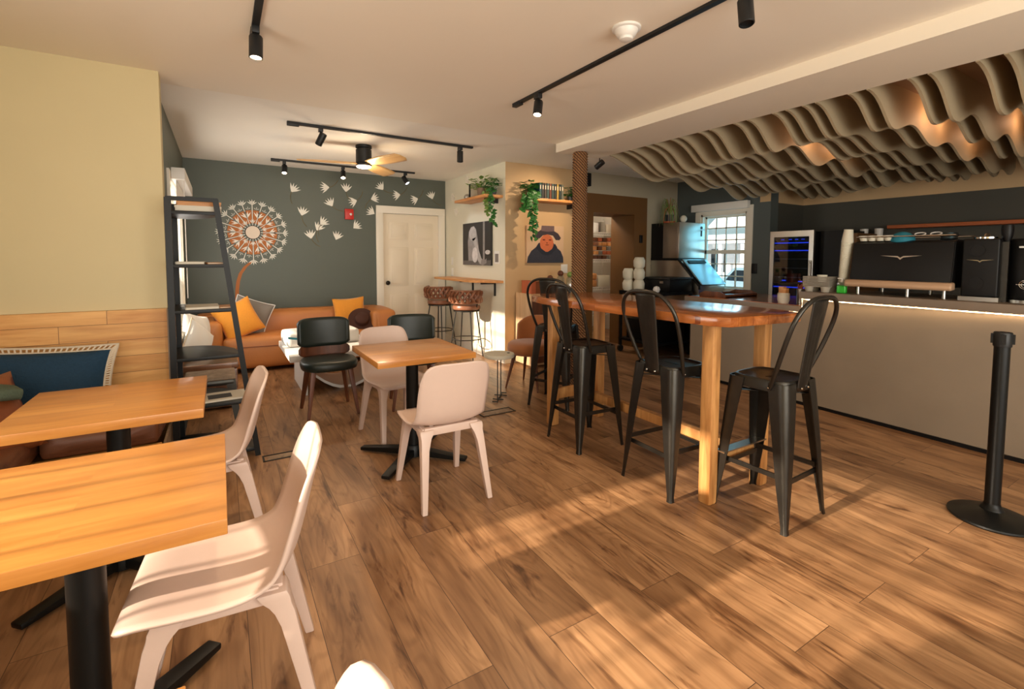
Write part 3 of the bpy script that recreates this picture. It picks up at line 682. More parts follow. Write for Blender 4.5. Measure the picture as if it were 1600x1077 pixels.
# ------------------------------------------------------------------ white chairs and oak tables
rows = [(0,.235,.422,.175,0),(.03,.232,.432,.195,0),(.12,.18,.440,.212,.004),(.25,.09,.436,.221,.008),(.38,-.02,.430,.223,.014),(.48,-.10,.434,.218,.025),(.55,-.155,.455,.212,.038),(.62,-.19,.505,.208,.045),(.70,-.212,.575,.208,.045),(.78,-.230,.65,.208,.040),(.86,-.246,.72,.200,.032),(.93,-.259,.775,.180,.02),(.97,-.264,.797,.150,.012),(1.0,-.267,.808,.095,.004)]
def cr(t, k):
    for i in range(len(rows)-1):
        if t <= rows[i+1][0]+1e-9:
            p1, p2 = rows[i], rows[i+1]; p0 = rows[max(i-1,0)]; p3 = rows[min(i+2,len(rows)-1)]; s = (t-p1[0])/(p2[0]-p1[0])
            m1 = (p2[k]-p0[k])/max(p2[0]-p0[0],1e-6)*(p2[0]-p1[0]); m2 = (p3[k]-p1[k])/max(p3[0]-p1[0],1e-6)*(p2[0]-p1[0])
            return (2*s**3-3*s*s+1)*p1[k]+(s**3-2*s*s+s)*m1+(-2*s**3+3*s*s)*p2[k]+(s**3-s*s)*m2
def white_chair(label):
    t = thing('shell_chair', label, 'chair', (0,0,0), 0, 'off-white shell chairs')
    def f(u, v):
        U = 2*u-1; y, z, w, c = [cr(v, k) for k in (1,2,3,4)]
        dy = cr(min(1,v+.01),1)-cr(max(0,v-.01),1); dz = cr(min(1,v+.01),2)-cr(max(0,v-.01),2); l = math.hypot(dy, dz)
        n = (dz/l, -dy/l) # interior normal: up for the seat, forward for the back
        k = c*abs(U)**2.6
        return Vector((w*U, y+n[0]*k, z+n[1]*k))
    s = obj('seat_shell', M().grid(f, 18, 44), M_chair, t, smooth=80); mod_solid(s, .011)
    m = M().bar((-.16,.13,.405),(.16,.13,.405),.03,.042).bar((-.16,-.135,.412),(.16,-.135,.412),.03,.045).bar((-.155,-.14,.408),(-.155,.14,.408),.03,.045).bar((.155,-.14,.408),(.155,.14,.408),.03,.045)
    obj('seat_frame', m.bevel(.006), M_chair, t)
    for sx in (-1,1):
        for sy in (-1,1):
            top = Vector((sx*.155, sy*.135, .415)); mid = Vector((sx*.168, sy*.165, .32)); bot = Vector((sx*.195, sy*.235, 0)); q = []
            for p, w in ((Vector((sx*.148, sy*.120, .425)),.080),(Vector((sx*.151, sy*.130, .405)),.076),(Vector((sx*.156, sy*.142, .382)),.060),(Vector((sx*.161, sy*.153, .36)),.053),(mid,.045),(bot,.030)):
                q.append([(p.x-w/2,p.y-w/2,p.z),(p.x+w/2,p.y-w/2,p.z),(p.x+w/2,p.y+w/2,p.z),(p.x-w/2,p.y+w/2,p.z)])
            obj('leg', M().rings(q).bevel(.006,2), M_chair, t, smooth=50)
    return t
wc = white_chair('off-white shell chair at the near side of the centre table, its back to the camera'); wc.location = (1.095, 2.595, 0); wc.rotation_euler = (0,0,R(-1))
dup(wc, (1.14, 3.62, 0), R(180+6), 'off-white shell chair on the far side of the centre table')
dup(wc, (-.085, 2.68, 0), R(90+2), 'off-white shell chair tucked at the table beside the ladder shelf')
dup(wc, (-.005, 1.66, 0), R(90-5), 'off-white shell chair in the foreground at the nearest full table')
dup(wc, (-.088, .515, 0), R(90), 'off-white shell chair cut by the bottom edge, only its back visible')
def oak_table(label):
    t = thing('square_table', label, 'table', (0,0,0), 0, 'square oak cafe tables')
    obj('tabletop', M().box(-.325,.325,-.325,.325,.712,.75).bevel(.0025), M_table, t)
    obj('column', M().cyl((0,0,.03),(0,0,.712),.042,.042,28), M_black, t)
    obj('mounting_plate', M().box(-.18,.18,-.18,.18,.703,.7115), M_black, t)
    for a in range(4):
        A = PI/4+a*PI/2; c, s = math.cos(A), math.sin(A)
        obj('foot', M().bar((.02*c,.02*s,.045),(.39*c,.39*s,.022),.07,.05,.055,.022).bevel(.006), M_black, t)
    obj('base_hub', M().lathe([(.001,.09),(.05,.09),(.062,.07),(.062,.012),(.001,.012)]), M_black, t)
    return t
ot = oak_table('square oak table with black cross base in the middle of the cafe'); ot.location = (1.105, 3.13, 0)
dup(ot, (-.40, 2.65, 0), 0, 'square oak table before the bench, beside the ladder shelf')
dup(ot, (-.327, 1.632, 0), 0, 'square oak table filling the lower left foreground')
dup(ot, (-.385, .495, 0), 0, 'oak table of which only a corner shows at the bottom edge')

# ------------------------------------------------------------------ bench in the nook
t = thing('corner_bench', 'built-in pine corner bench with leather cushions along the nook walls', 'bench', (0, 0, 0))
obj('back_panel', M().box(-1.35,-.306,3.895,3.938,0,1.03), M_pine, t, smooth=None)
obj('end_board', M().box(-.309,-.296,3.36,3.94,0,.30).box(-.309,-.296,3.86,4.06,.0,1.03), M_barrel, t, smooth=None)
obj('bench_front', M().box(-.88,-.315,3.34,3.365,.0,.305).box(-.90,-.88,.35,3.365,0,.305), M_pine, t, smooth=None)
obj('cushion', soft(-.83,-.325,3.34,3.88,.31,.45,.04), M_cush, t, smooth=60)
obj('cushion', soft(-1.33,-.85,.42,3.88,.31,.45,.04), M_cush, t, smooth=60)
obj('side_panel', M().box(-1.348,-1.33,2.3,3.9,.44,1.03), M_pine, t, smooth=None)
def crochet(w, h):
    m = M()
    for off in (0, .030):
        c = []
        for i in range(120):
            s = i/30; e = int(s) % 4; q = (s-int(s))*2-1; U, V = [(q,-1),(1,q),(-q,1),(-1,-q)][e]
            c.append(((w/2+off)*U*(1-.07*(1-V*V)), (h/2+off)*V*(1-.07*(1-U*U)), 0))
        m.tube(c, .0065, 5, True)
        if off == 0: a = c
        else:
            for p, q in zip(a[::1], c[::1]): m.bar(p, q, .008, .005)
    return m
t = thing('lumbar_pillow', 'navy blue pillow with cream crochet border against the pine wall', 'pillow', (-.955, 3.75, .63), 0, None, (R(76), R(3), R(-2)))
obj('cushion', pillow_mesh(.72, .40, .17), M_blue, t, smooth=70); obj('crochet_border', crochet(.72, .40), M_crochet, t)
pillow('throw_pillow', .5, .42, .2, M_leath2, 'brown leather pillow on the bench at the left edge', 'pillow', (-1.06, 3.22, .565), (R(62), R(-8), R(36)))
t = thing('wool_throw', 'grey-green wool throw over the brown leather pillow', 'blanket', (-1.06, 3.24, .735), 0, None, (R(4), R(10), R(36)))
obj('fold', soft(-.20,.19,-.10,.12,-.035,.02,.018,2), M_wool, t)

# ladder shelf
t = thing('ladder_shelf', 'black ladder shelf with five tiers standing at the end of the bench', 'shelf', (-.27, 3.70, 0))
yy = (0, .48)
for y in yy:
    obj('rear_post', M().bar((0,y,0),(0,y,1.745),.036,.03,ref=(0,1,0)), M_black, t)
    if y == 0:
        obj('front_post', M().bar((.46,y,0),(.255,y,1.745),.034,.03,ref=(0,1,0)), M_black, t)
        obj('top_rail', M().bar((-.012,y,1.74),(.268,y,1.74),.028,.025,ref=(0,0,1)), M_black, t)
for i, z in enumerate((1.665, 1.325, 1.03, .72, .40, .06)):
    xf_ = .46-(.46-.255)*z/1.745
    P = [(-.01,-.012),(xf_+.005,-.012)]+[(xf_*(math.cos(q*PI/20)**.8 if q < 10 else 0)-.01*(q == 10), .02+.48*math.sin(q*PI/20)) for q in range(11)]
    obj('shelf_board', M().prism(P, z-.022, z, 'z').bevel(.003), M_black, t)
def bk(name, x, y, z, sx, sy, sz, mat, lab, cat, rz=0, grp=None):
    t = thing(name, lab, cat, (x,y,z), R(rz), grp)
    if cat in ('book','magazine'):
        obj('pages', M().box(.004,sx-.004,.003,sy-.004,.002,sz-.002), M_paper, t); obj('cover', M().box(0,sx,0,sy,0,.002).box(0,sx,0,sy,sz-.002,sz).box(0,.002,0,sy,0,sz), mat, t)
    else: obj('carton', M().box(0,sx,0,sy,0,sz).bevel(.002), mat, t); obj('lid', M().box(-.003,sx+.003,-.003,sy+.003,sz-.012,sz+.002), mat, t)
bk('board_game', -.235,3.73,1.665,.25,.30,.035,M_paper,'cream board game box, lower one on the ladder shelf top','game box')
bk('board_game', -.225,3.75,1.702,.24,.27,.03,M_shelf,'worn board game box, upper one on the ladder shelf top','game box',4)
bk('book', -.245,3.73,1.325,.16,.22,.016,M_paper,'pale book on the second tier of the ladder shelf','book')
bk('magazine', -.07,3.74,1.325,.10,.20,.010,M_shelf,'thin brown magazine on the second tier of the ladder shelf','magazine',8)
bk('book', -.20,3.72,1.03,.19,.25,.014,M_paper,'wide cream book on the third tier of the ladder shelf','book',3)
bk('magazine', -.01,3.74,1.03,.07,.18,.008,M_shelf,'small brown leaflet on the third tier of the ladder shelf','magazine',2)
t = thing('magazine', 'open magazine with a dark picture on the fifth tier of the ladder shelf', 'magazine', (-.14, 3.73, .40), R(4))
obj('pages', M().box(0,.28,0,.22,0,.012), M_paper, t); obj('cover_picture', M().box(.05,.19,.04,.15,.012,.0135), M_espb, t)
t = thing('chalkboard_menu', 'narrow chalkboard with wood frame behind the ladder shelf', 'chalkboard', (-.36, 4.45, .95))
obj('board', M().box(.001,.012,0,.62,0,.84), M_brass, t); obj('wood_frame', M().box(.0,.02,-.03,.65,.84,.875).box(0,.02,-.03,.65,-.035,0).box(0,.02,-.03,0,0,.84).box(0,.02,.62,.65,0,.84), M_shelfy, t)
m = M(); random.seed(3)
for i in range(11):
    z = .06+i*.07; y = .05
    while y < .52: w = random.uniform(.03,.10); m.box(.012,.0125,y,y+w,z,z+random.uniform(.008,.022)); y += w+.025
obj('chalk_lettering', m, M_whitef, t, smooth=None)

# ------------------------------------------------------------------ bar table and metal stools
t = thing('bar_table', 'long live-edge wooden bar table on timber posts', 'table', (0, 0, 0))
P = [(2.19,1.60),(2.245,1.515),(2.80,1.455),(2.87,1.60),(2.90,1.95),(2.86,2.3),(2.90,2.7),(2.87,3.02),(2.83,3.24),(2.26,3.37),(2.15,3.22),(2.10,3.0),(2.095,2.82),(2.13,2.55),(2.14,2.27),(2.165,1.95)]
obj('tabletop', M().prism(P, 1.018, 1.07, 'z').bevel(.008, 2), M_bar, t, smooth=30)
for (x, y) in ((2.315,1.675),(2.785,1.665),(2.315,3.15),(2.78,3.12)):
    obj('leg', M().box(x-.037,x+.037,y-.037,y+.037,0,1.018).bevel(.012,2), M_baredge, t)
for y in (1.675, 3.14): obj('stretcher', M().box(2.34,2.76,y-.018,y+.018,.215,.30).bevel(.004), M_baredge, t)
obj('stretcher', M().box(2.525,2.575,1.69,3.12,.235,.30).bevel(.004), M_baredge, t)
obj('footrest_plate', M().box(2.35,2.75,1.60,1.657,.298,.306), M_steel, t)

def metal_stool(label):
    t = thing('metal_bar_stool', label, 'stool', (0,0,0), 0, 'gunmetal bar stools')
    # seat pan
    def sup(w, k, n=32, e=.45): return [(w*math.copysign(abs(math.cos(2*PI*i/n))**e, math.cos(2*PI*i/n)), w*math.copysign(abs(math.sin(2*PI*i/n))**e, math.sin(2*PI*i/n)), k) for i in range(n)]
    obj('seat', M().rings([sup(.158,.690),sup(.156,.735),sup(.150,.748),sup(.140,.749),sup(.132,.742),sup(.09,.738),sup(.01,.738)]), M_gun, t, smooth=35)
    obj('hand_slot', M().box(-.045,.045,-.012,.012,.7375,.7392).bevel(.0005), M_espb, t)
    for sx in (-1,1):
        for sy in (-1,1):
            q = []
            for (z, c, w, r) in ((.738,.112,.096,.03),(.60,.128,.088,.03),(.40,.150,.070,.022),(.22,.168,.052,.016),(.10,.182,.036,.012),(.03,.190,.027,.009),(.0,.193,.030,.01)):
                cx, cy = sx*c, sy*c; h = w/2; ring = []
                # L-shaped sheet leg: outer rounded corner, hollow inside
                o = [(h,-h),(h,-h*.0),(h,h-r),(h-r*.3,h-r*.3),(h-r,h),(0,h),(-h,h),(-h,h-.006),(0,h-.006),(h-.012,h-.012),(h-.006,0),(h-.006,-h)]
                ring = [(cx+sx*a, cy+sy*b, z) for a, b in o]
                q.append(ring)
            m = M().rings(q); obj('leg', m, M_gun, t, smooth=50)
    for z, k in ((.235,.163),):
        for sx in (-1,1): obj('footrest', M().bar((sx*(k-.0),-k,z+.03),(sx*(k-.0),k,z+.03),.010,.024), M_gun, t)
        for sy in (-1,1): obj('footrest', M().bar((-k,sy*k,z),(k,sy*k,z),.010,.024), M_gun, t)
    obj('cross_brace', M().bar((-.13,-.13,.66),(.13,.13,.66),.02,.004).bar((-.13,.13,.655),(.13,-.13,.655),.02,.004), M_gun, t)
    # back: arch tube, rear side is -y
    arch = []
    for i in range(49):
        a = i/48; sgn = -1 if a < .5 else 1; q = 1-abs(2*a-1)      # q: 0 at the base, 1 at the crown
        if q < .55:
            k = q/.55; x = .160+.052*math.sin(k*PI/2); z = .705+.32*k
        else:
            k = (q-.55)/.45*PI/2; x = .212*math.cos(k)**.68 if k < PI/2-1e-6 else 0; z = 1.025+.160*math.sin(k)
        y = -.075-.165*((z-.705)/.46)**.9
        arch.append((sgn*x, y, z))
    obj('back_hoop', M().tube(arch, .0115, 10), M_gun, t, smooth=60)
    def sp(u, v):
        w = .052+.028*v; z = .695+.485*v; y = -.160-.080*v-.012*math.cos((u-.5)*PI)+.006
        if .25 < u < .75 and .15 < v < .85: y += .005
        return Vector(((2*u-1)*w, y, z))
    mod_solid(obj('back_splat', M().grid(sp, 12, 20), M_gun, t, smooth=50), .003)
    m = M()
    for x, y, z in ((-.168,-.075,.712),(.168,-.075,.712),(-.032,-.172,.712),(.032,-.172,.712)): m.ball((x,y,z), .006, 8)
    obj('rivet', m, M_chrome, t)
    return t
# local -y is the back
ms = metal_stool('gunmetal bar stool at the near end of the bar table, nearest the counter'); ms.location = (2.553, 1.468, 0); ms.rotation_euler = (0,0,R(2))
dup(ms, (2.335, 1.962, 0), R(-90-3), 'gunmetal bar stool nearest the near post on the long side of the bar table')
dup(ms, (2.315, 2.745, 0), R(-90-3), 'gunmetal bar stool in front of the rope column')
dup(ms, (2.70, 3.62, 0), R(-90+30), 'farthest gunmetal bar stool, beyond the table end beside the rust chair')

# ------------------------------------------------------------------ counter
ang = math.atan2(4.66-4.60, 3.0)
t = thing('bar_counter', 'long plastered bar counter with glowing strip under its dark edge', 'counter', (0,0,0))
P = [(4.695,3.69),(4.60,1.0),(4.58,-2.3),(5.25,-2.3),(5.25,3.69)]
obj('plaster_front', M().prism([(4.70,3.69),(4.615,1.6),(4.56,.6),(4.55,-2.3),(4.75,-2.3),(4.9,3.69)], .03, 1.0, 'z') if False else
    M().prism([(4.70,3.69),(4.64,2.40),(4.80,2.40),(4.90,3.69)], .03, .87, 'z').prism([(4.64,2.40),(4.595,1.0),(4.55,-2.3),(4.75,-2.3),(4.80,2.40)], .03, 1.005, 'z'), M_conc, t, smooth=None)
obj('plinth', M().prism([(4.69,3.68),(4.586,1.0),(4.54,-2.3),(4.70,-2.3),(4.85,3.68)], 0, .028, 'z'), M_espb, t)
obj('worktop', M().box(4.57,5.35,-2.3,2.40,1.005,1.07).bevel(.004), M_ctop, t)
obj('lower_worktop', M().box(4.62,5.75,2.40,3.72,.875,.928).bevel(.003), M_ctop, t)
obj('lower_wood_top', M().box(4.66,5.74,2.41,3.70,.9285,.934), M_bar, t)
obj('body', M().box(4.76,5.30,-2.3,3.66,.03,.87), M_dark, t)
obj('led_strip', M().box(4.585,4.589,-2.2,2.385,.996,1.004).box(4.60,4.604,2.385,2.389,.89,1.0).box(4.630,4.634,2.42,2.52,.868,.874), M_led, t, smooth=None)
lamp('led_glow', 'AREA', (4.583, .4, 1.0), 5, (1,.68,.38), to=(4.600, .4, .5), shape='RECTANGLE', size=.012, size_y=3.9).rotation_euler = (0, R(-8), 0)
# things on the counter
t = thing('espresso_machine', 'wide black espresso machine with silver wing emblem on the counter', 'espresso machine', (4.70, 1.69, 1.07))
prof = [(0.02,.085),(.0,.13),(.05,.44),(.10,.455),(.55,.45),(.60,.40),(.60,.12),(.55,.085)]
obj('body', M().prism(prof, -.33,.36,'y').bevel(.008), M_espb, t)
obj('front_panel', M().prism([(-.012,.125),(.034,.435),(.05,.44),(.01,.125)], -.325,.345,'y').bevel(.004), M_espb, t)
obj('wing_rail', M().prism([(-.055,.065),(-.065,.095),(-.045,.125),(.02,.13),(.03,.07)], -.345,.375,'y').bevel(.02,3), plain('rail_beige', rgb(196,160,128), .35, .1), t)
for y in (-.28,.30,-.05):
    for x in (.03,.5): obj('foot', M().cyl((x,y,0),(x,y,.09),.013,.012,16), M_steel, t)
e = [(-.14,.012),(-.02,-.004),(0,-.022),(.02,-.004),(.14,.012),(.02,.008),(0,-.006),(-.02,.008)]
obj('wing_emblem', M().prism([(y, z) for y, z in e], -.004,.004,'x').xf(Matrix.Translation((.0085,.0,.32))@Matrix.Rotation(R(8),4,'Y')), M_chrome, t, smooth=None)
obj('drip_tray', M().box(.04,.5,-.27,.27,.06,.085), M_steel, t)
for y in (-.2,.0,.2): obj('group_head', M().cyl((.30,y,.10),(.30,y,.20),.035,.03,16), M_chrome, t)
obj('cup_rail', M().tube([(.06,-.32,.49),(.06,.34,.49),(.52,.34,.49),(.52,-.32,.49)], .006, 8, True), M_chrome, t)
for i, y in enumerate((.30,.24,.18,.12)): solo('coffee_cup', M().lathe([(.002,.0),(.025,0),(.04,.045),(.037,.045),(.024,.004),(.002,.004)], (4.80,1.69+y,1.527),20), M_foam, ['white cup at the left end on the espresso machine','second white cup from the left on the espresso machine','third white cup from the left on the espresso machine','white cup beside the teal cloth on the espresso machine'][i], 'cup', 'cups on the espresso machine')
solo('teal_cloth', M().ball((4.84,1.73,1.53), .085, 20, .07), M_teal, 'teal cloth heaped on top of the espresso machine', 'cloth')
for i, y in enumerate((1.60,1.50)): solo('wire_whisk', M().tube([(4.80+.02*math.cos(a*PI/8), y+.035*math.sin(a*PI/8)*1.0, 1.575+.012*math.cos(a*PI/8)) for a in range(16)], .004, 6, True), M_white2, ['white ring standing behind the teal cloth','white ring nearest the grinder on the machine top'][i], 'ring', 'white rings on the espresso machine')
for i in range(6): solo('cup_saucer', M().lathe([(.002,0),(.05,.004),(.055,.010),(.05,.009),(.002,.004)], (4.87,1.44,1.525+i*.009),20), M_steeld, 'steel saucer, number %s from the bottom of the stack on the espresso machine' % ['one','two','three','four','five','six'][i], 'saucer', 'steel saucers stacked on the machine')
t = thing('coffee_grinder', 'tall black coffee grinder with small wing emblem next to the espresso machine', 'grinder', (4.72, 1.215, 1.07))
obj('body', M().box(0,.26,-.10,.10,.03,.455).bevel(.012,3), M_espb, t); obj('base', M().box(-.01,.27,-.11,.11,0,.03), M_steel, t)
for z in (.37,.13): obj('dial', M().lathe([(.045,-.0),(.045,-.004),(.036,-.004),(.036,-.001),(.002,-.001)], (-.0005,.02,z),24,'x'), M_espb, t)
obj('wing_emblem', M().prism([(y*.55, z*.6) for y, z in e], -.003,.003,'x').xf(Matrix.Translation((-.003,.0,.295))), M_chrome, t, smooth=None)
obj('top_lid', M().lathe([(.002,.0),(.075,0),(.075,.012),(.02,.02),(.012,.04),(.002,.04)], (.12,.0,.456),20), M_chrome, t)
t = thing('coffee_brewer', 'large black batch brewer with round silver emblem at the right edge', 'brewer', (4.86, .985, 1.07))
obj('body', M().lathe([(.002,.02),(.105,.02),(.11,.04),(.11,.43),(.10,.45),(.002,.455)], (0,0,0),36), M_espb, t); obj('base', M().lathe([(.002,0),(.115,0),(.115,.02),(.002,.02)]), M_steel, t)
m = M()
for r in (.020,.030): m.tube([(-.1105-.0, r*math.cos(a*PI/12)*1.0, .13+r*math.sin(a*PI/12)) for a in range(24)], .0016, 5, True)
m.bar((-.1115,0,.085),(-.1115,0,.175),.003,.003).bar((-.113,-.045,.13),(-.113,.045,.13),.003,.003)
obj('emblem', m, M_chrome, t); obj('name_plate', M().box(-.113,-.100,-.04,.04,.385,.397), M_steel, t)
t = thing('tamper', 'black handled portafilter standing between grinder and brewer', 'tool', (4.80, 1.10, 1.07))
obj('handle', M().lathe([(.002,.43),(.018,.43),(.03,.47),(.034,.52),(.03,.55),(.002,.555)]), M_espb, t); obj('stand', M().box(-.03,.03,-.02,.02,0,.43), M_gun, t)
solo('steel_pitcher', M().lathe([(.002,0),(.035,0),(.033,.10),(.028,.10),(.002,.01)], (4.80,.96,1.525),20), M_steel, 'steel cup on top of the batch brewer', 'cup')
# cups, carriers, soap, straws
t = thing('paper_cup_stack', 'tall leaning stack of white paper cups left of the espresso machine', 'cups', (4.78, 2.14, 1.07), 0, None, (R(3.5),0,0)); pr = [(.002,0),(.030,0)]
for i in range(36): pr += [(.030+.0003*i,.012*i+.01),(.036+.0003*i,.012*i+.011),(.036+.0003*i,.012*i+.016),(.031+.0003*i,.012*i+.017)]
pr += [(.046,.455),(.034,.565),(.002,.566)]
obj('cups', M().lathe(pr), M_foam, t, smooth=20)
t = thing('cup_carrier_stack', 'stack of grey pulp cup carriers on the counter corner', 'cup carriers', (4.75, 2.31, 1.07)); m = M()
for i in range(9): m.box(-.08,.08,-.115,.115,.045+i*.011,.045+i*.011+.006)
obj('trays', m, M_pulp, t); m = M()
for x in (-.05,.05):
    for y in (-.07,.07): m.lathe([(.002,0),(.03,0),(.042,.05),(.002,.05)], (x,y,0), 14)
obj('cup_wells', m, M_pulp, t)
solo('paper_tub', M().lathe([(.002,0),(.033,0),(.042,.06),(.038,.06),(.03,.004),(.002,.004)], (4.73,2.285,1.165),18), M_foam, 'small cream paper tub on top of the cup carriers', 'tub')
t = thing('soap_bottle', 'green liquid soap pump bottle beside the espresso machine', 'bottle', (4.70, 2.105, 1.07))
obj('bottle', M().box(-.02,.02,-.036,.036,.05,.10).bevel(.010,3), M_jar, t); obj('soap', M().box(-.02,.02,-.036,.036,0,.07).bevel(.010,3), M_gsoap, t); obj('pump', M().cyl((0,0,.095),(0,0,.125),.012,.008,12).box(-.006,.006,-.01,.035,.125,.133), M_white2, t)
t = thing('straw_holder', 'narrow cup of pink-brown wooden stirrers on the lower counter', 'straws', (4.90, 2.56, .934))
obj('holder', M().lathe([(.002,0),(.033,0),(.035,.14),(.032,.14),(.03,.004),(.002,.004)]), M_steel, t); m = M(); random.seed(5)
for i in range(14): a = random.random()*6.28; r = random.random()*.024; m.cyl((r*math.cos(a),r*math.sin(a),.01),(r*1.1*math.cos(a),r*1.1*math.sin(a),.17+random.random()*.02),.0035,.0035,6)
obj('stirrers', m, M_terra, t)
t = thing('ceramic_jar', 'cream ceramic jar holding brown napkins on the lower counter', 'jar', (4.78, 2.66, .934))
obj('jar', M().lathe([(.002,0),(.045,0),(.055,.03),(.055,.09),(.048,.1),(.044,.1),(.05,.03),(.002,.005)]), M_paper, t); obj('napkins', M().box(-.03,.03,-.035,.02,.02,.145).box(-.02,.03,-.01,.04,.02,.16), M_shelf, t)
t = thing('serving_tray', 'dark red-brown wooden serving tray on the lower counter', 'tray', (5.06, 3.46, .934), R(0))
m = M().box(-.29,.29,-.17,.17,0,.012); obj('base', m, M_walnut, t)
for sx in (-1,1): obj('handle_side', M().prism([(-.17,.0),(-.17,.035),(-.10,.065),(.10,.065),(.17,.035),(.17,0)], sx*.29-.008, sx*.29+.008,'x').bevel(.003), M_walnut, t)
obj('long_side', M().box(-.29,.29,-.17,-.158,0,.035), M_walnut, t); obj('long_side', M().box(-.29,.29,.158,.17,0,.035), M_walnut, t)

# ------------------------------------------------------------------ back bar
t = thing('wine_fridge', 'steel framed drinks fridge glowing blue behind the bar', 'fridge', (6.36, 3.19, 0))
obj('body', M().box(.04,.62,0,.56,0,1.70).box(.0401,.62,0,.56,1.70,1.715), M_espb, t)
obj('door_frame', M().box(0,.04,0,.56,1.655,1.73).box(0,.04,0,.56,.1,.16).box(0,.04,0,.055,.16,1.655).box(0,.04,.505,.56,.16,1.655), M_steel, t, smooth=None)
obj('interior', M().box(.036,.039,.055,.505,.16,1.655), M_espb, t)
for i, z in enumerate((1.57,1.47,1.36,1.24,1.12,.99,.86)): obj('rack', M().box(.020,.034,.06,.50,z,z+.012), M_blueled if i in (0,1,5,6) else M_steel, t, smooth=None)
m = M()
for y in (.14,.22,.30,.40): m.box(.018,.022,y-.02,y+.02,1.615,1.625)
m.box(.018,.022,.34,.39,1.075,1.09).box(.018,.022,.13,.18,1.07,1.083)
obj('blue_lights', m, M_blueled, t, smooth=None)
obj('glass', M().box(.006,.010,.055,.505,.16,1.655), M_clear, t)
obj('handle', M().cyl((-.03,.03,.9),(-.03,.03,1.35),.009,.009,10).cyl((-.03,.03,.93),(0,.03,.93),.006).cyl((-.03,.03,1.32),(0,.03,1.32),.006), M_steel, t)
t = thing('tall_cabinet', 'black cabinet with a wood side panel right of the drinks fridge', 'cabinet', (6.50, 2.60, 0))
obj('body', M().box(.0,.6,.30,.58,0,1.72), M_espb, t); obj('wood_panel', M().box(-.02,.6,.16,.29,0,1.68), M_brown, t, smooth=None)
t = thing('back_counter', 'dark counter with small shelf behind the bar', 'counter', (6.5, -2.2, 0))
obj('cabinet_body', M().box(.05,.64,0,4.7,0,.88), M_espb, t); obj('worktop', M().box(0,.65,0,4.72,.88,.92), M_ctop, t)
t = thing('wall_shelf', 'long thin wooden shelf on the charcoal wall behind the bar', 'shelf', (7.159, -.8, 1.74)); obj('board', M().box(-.2,0,0,3.45,0,.04).bevel(.003), plain('orange_shelf_wood', rgb(176,92,44), .45), t); obj('bracket', M().box(-.15,0,1.0,1.02,-.1,0), M_blackp, t)
t = thing('wall_shelf', 'short low wooden shelf with two white cups behind the bar', 'shelf', (7.159, 2.55, 1.60)); obj('board', M().box(-.22,0,0,.80,0,.03), M_shelf, t); obj('bracket', M().box(-.18,0,.1,.12,-.1,0), M_blackp, t)
for i, y in enumerate((2.86,3.02)): solo('mug', M().lathe([(.002,0),(.04,0),(.045,.12),(.04,.12),(.035,.01),(.002,.01)], (7.03,y-.1,1.63),18), M_white2, ['right one of two white cups on the short back-bar shelf','left one of two white cups on the short back-bar shelf'][i], 'cup', 'cups on the back-bar shelf')
solo('wall_switch', M().box(XW-.012,XW,3.91,3.99,1.16,1.30).bevel(.004), M_espb, 'black switch plate between the bar window and the drinks fridge', 'switch')

# ice machine
t = thing('ice_machine', 'stainless ice machine with slanted teal-lit bin lid by the window', 'ice machine', (5.76, 4.76, 0))
obj('head', M().box(0,.58,0,.30,1.37,1.90).bevel(.006), M_steel, t)
obj('vent_side', M().box(0,.58,.30,.53,1.36,1.90), M_espb, t, smooth=None)
obj('seam_band', M().box(-.004,.584,-.006,.53,1.335,1.37), M_espb, t)
obj('bin', M().prism([(.53,.15),(.53,1.335),(.0,1.335),(-.36,.98),(-.36,.15)], .0,.58,'x').bevel(.004), M_steel, t)
lid = M().hexa([(.02,-.03,1.345),(.56,-.03,1.345),(.56,-.38,.985),(.02,-.38,.985),(.02,-.045,1.36),(.56,-.045,1.36),(.56,-.405,.995),(.02,-.405,.995)])
obj('lid', lid.bevel(.012,3), M_steeld, t)
obj('lid_edge', M().tube([(.0,.0,1.345),(-.002,-.37,.975),(.0,-.37,.93)], .016, 8), M_espb, t)
obj('handle_recess', M().hexa([(.10,-.075,1.337),(.48,-.075,1.337),(.48,-.115,1.297),(.10,-.115,1.297),(.10,-.08,1.342),(.48,-.08,1.342),(.48,-.12,1.302),(.10,-.12,1.302)]), M_espb, t)
obj('badge', M().lathe([(.002,-.004),(.022,-.004),(.022,0),(.002,0)], (.50,-.001,1.83),18,'y').box(.485,.515,-.004,0,1.70,1.79), M_gun, t)
obj('foot', M().cyl((.05,-.3,0),(.05,-.3,.15),.02), M_gun, t); obj('foot', M().cyl((.53,-.3,0),(.53,-.3,.15),.02), M_gun, t); obj('foot', M().cyl((.05,.48,0),(.05,.48,.15),.02), M_gun, t)
def leaf_mesh(m, c, d, n, L, Wd, heart=True):
    d = d.normalized(); s = d.cross(n).normalized(); n = s.cross(d)
    pts = [(-.12,.22),(-.05,.42),(.18,.5),(.5,.36),(.8,.14),(1.0,0),(.8,-.14),(.5,-.36),(.18,-.5),(-.05,-.42),(-.12,-.22),(0,0)] if heart else [(0,.06),(.3,.28),(.6,.3),(.85,.16),(1,0),(.85,-.16),(.6,-.3),(.3,-.28),(0,-.06)]
    vs = [m.bm.verts.new(c+d*L*a+s*Wd*b+n*(-abs(b)*.25*L-.12*a*a*L)) for a, b in pts]
    cv = m.bm.verts.new(c+d*L*.45)
    for i in range(len(vs)): m.face([cv, vs[i], vs[(i+1)%len(vs)]])
t = thing('spider_plant', 'arching thin-leaved plant in a small pot on the ice machine', 'plant', (5.80, 4.98, 1.90))
